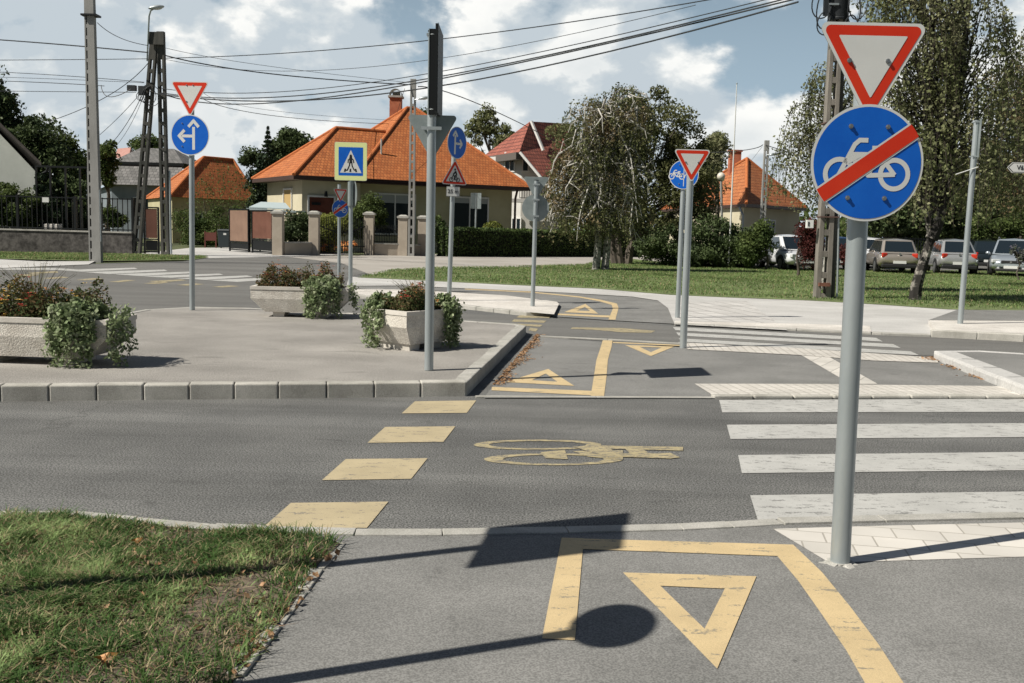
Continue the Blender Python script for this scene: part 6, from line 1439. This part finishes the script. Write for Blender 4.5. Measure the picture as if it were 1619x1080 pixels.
    for sx_,sy in ((h-.82,-1),(h-.82,1),(-h+.78,-1),(-h+.78,1)):
        mb=MB(); y0=sy*(w_-.20); y1=sy*(w_+.005); mb.tube([(sx_,y0,.315),(sx_,y1-.03*sy,.315),(sx_,y1,.315)],[.315,.315,.29],20); wh=mb.build('wheel',M_tyre,t,smooth=True)
        mb=MB(); mb.tube([(sx_,y1-.02*sy,.315),(sx_,y1+.006*sy,.315)],.205,16); 
        mb.build('rim',M_rim,wh)
        mb=MB(); pts=[(sx_+.37*math.cos(a_),sy*(w_-.02),.315+.37*math.sin(a_)) for a_ in [math.pi*k/10 for k in range(11)]]; mb.prism([Vector(p) for p in pts],Vector((0,sy*.026,0))); mb.build('wheel_arch',M_trim,t)
    # rear lamps, plates, bumpers, head lamps, grille
    for sy in (-1,1):
        MB().box((-h+.085,sy*(w_-.26),.80*H_/1.48),(.10,.25,.20),rz=sy*.35).build('tail_lamp',M_tail,t,bevel=.04)
        MB().box((-h+.045,sy*(w_-.24),.80*H_/1.48-.02),(.03,.14,.07),rz=sy*.35).build('indicator',M_tail2,t)
        MB().box((h-.155,sy*(w_-.34),.66),(.16,.42,.15),rz=-sy*.42).build('head_lamp',M_head,t,bevel=.03)
        mb=MB(); mb.sphere((.95,sy*(w_+.06),.98),.1,10,6,sc=(.7,1,.7)); mb.build('mirror',paint,t,smooth=True)
        MB().tube([(h-.06,sy*(w_-.42),.36),(h-.01,sy*(w_-.42),.36)],.055,12).build('fog_lamp',M_head,t)
    MB().box((-h-.012,0,.50),(.03,.52,.115)).build('number_plate',M_platec,t); MB().box((h+.005,0,.42),(.03,.52,.115)).build('number_plate',M_platec,t)
    MB().box((-h+.03,0,.34),(.14,Wd*.84,.16)).build('rear_bumper',M_trim,t,bevel=.04); MB().box((h-.045,0,.30),(.14,Wd*.66,.11)).build('lower_grille',M_trim,t,bevel=.03)
    MB().box((h-.055,0,.63),(.10,Wd*.42,.13)).build('grille',M_trim,t,bevel=.02)
    MB().tube([(h+.0,0,.63),(h+.012,0,.63)],.045,12).build('badge',M_rim,t); MB().tube([(-h+.05,0,.86*H_/1.48),(-h+.02,0,.86*H_/1.48)],.05,12).build('badge',M_rim,t)
    if rails:
        for sy in (-1,1): MB().tube([(xs[1]+.1,sy*wr*.96,zr+.03),(mxx,sy*wr*1.0,zr+.09),(xs[2]-.1,sy*wr*.96,zr+.03)],.018,6).build('roof_rail',M_rim,t,smooth=True)
    return t
silver=carpaint('silver_paint',(.36,.325,.285)); silver2=carpaint('grey_silver_paint',(.40,.41,.41)); white_=carpaint('white_car_paint',(.58,.60,.62),0); blue_=carpaint('blue_car_paint',(.03,.07,.17)); dark_=carpaint('dark_car_paint',(.02,.03,.035)); pale=carpaint('pale_silver_paint',(.40,.45,.49))
def at_px(px,Y): p=AT(px,400,Y); return (p.x,p.y,0)
# rear facing us: forward = +y (rz=90deg). slight turn
car('silver hatchback seen from behind with orange red tail lamps, left of the crooked birch trunk',at_px(1408,44.),R(80),silver,H_=1.45)
car('grey silver hatchback seen from behind, directly right of the crooked birch trunk',at_px(1503,44.5),R(78),silver2,L_=3.75,Wd=1.70,H_=1.50,kind='round')
car('white car behind the nearest sign post, left of the silver hatchback',at_px(1366,50.5),R(78),white_,L_=4.3)
car('dark car nose beyond the slim grey post, behind the others',at_px(1556,51.5),R(72),dark_,L_=4.4,Wd=1.8,H_=1.5)
car('pale silver car with roof rails facing the lawn at the right edge',at_px(1602,43.5),R(-118),pale,L_=4.3,Wd=1.78,H_=1.58,rails=True)
car('blue car facing the lawn just right of the old concrete pole',at_px(1322,46.),R(-95),blue_,L_=4.0,Wd=1.7)
car('white hatchback facing the lawn beside the purple bush',at_px(1247,44.),R(-82),white_,L_=4.0,Wd=1.75,H_=1.5)
car('white car half hidden behind the wide dark bush',at_px(1204,48.5),R(-155),white_,L_=4.1,Wd=1.7,H_=1.45)
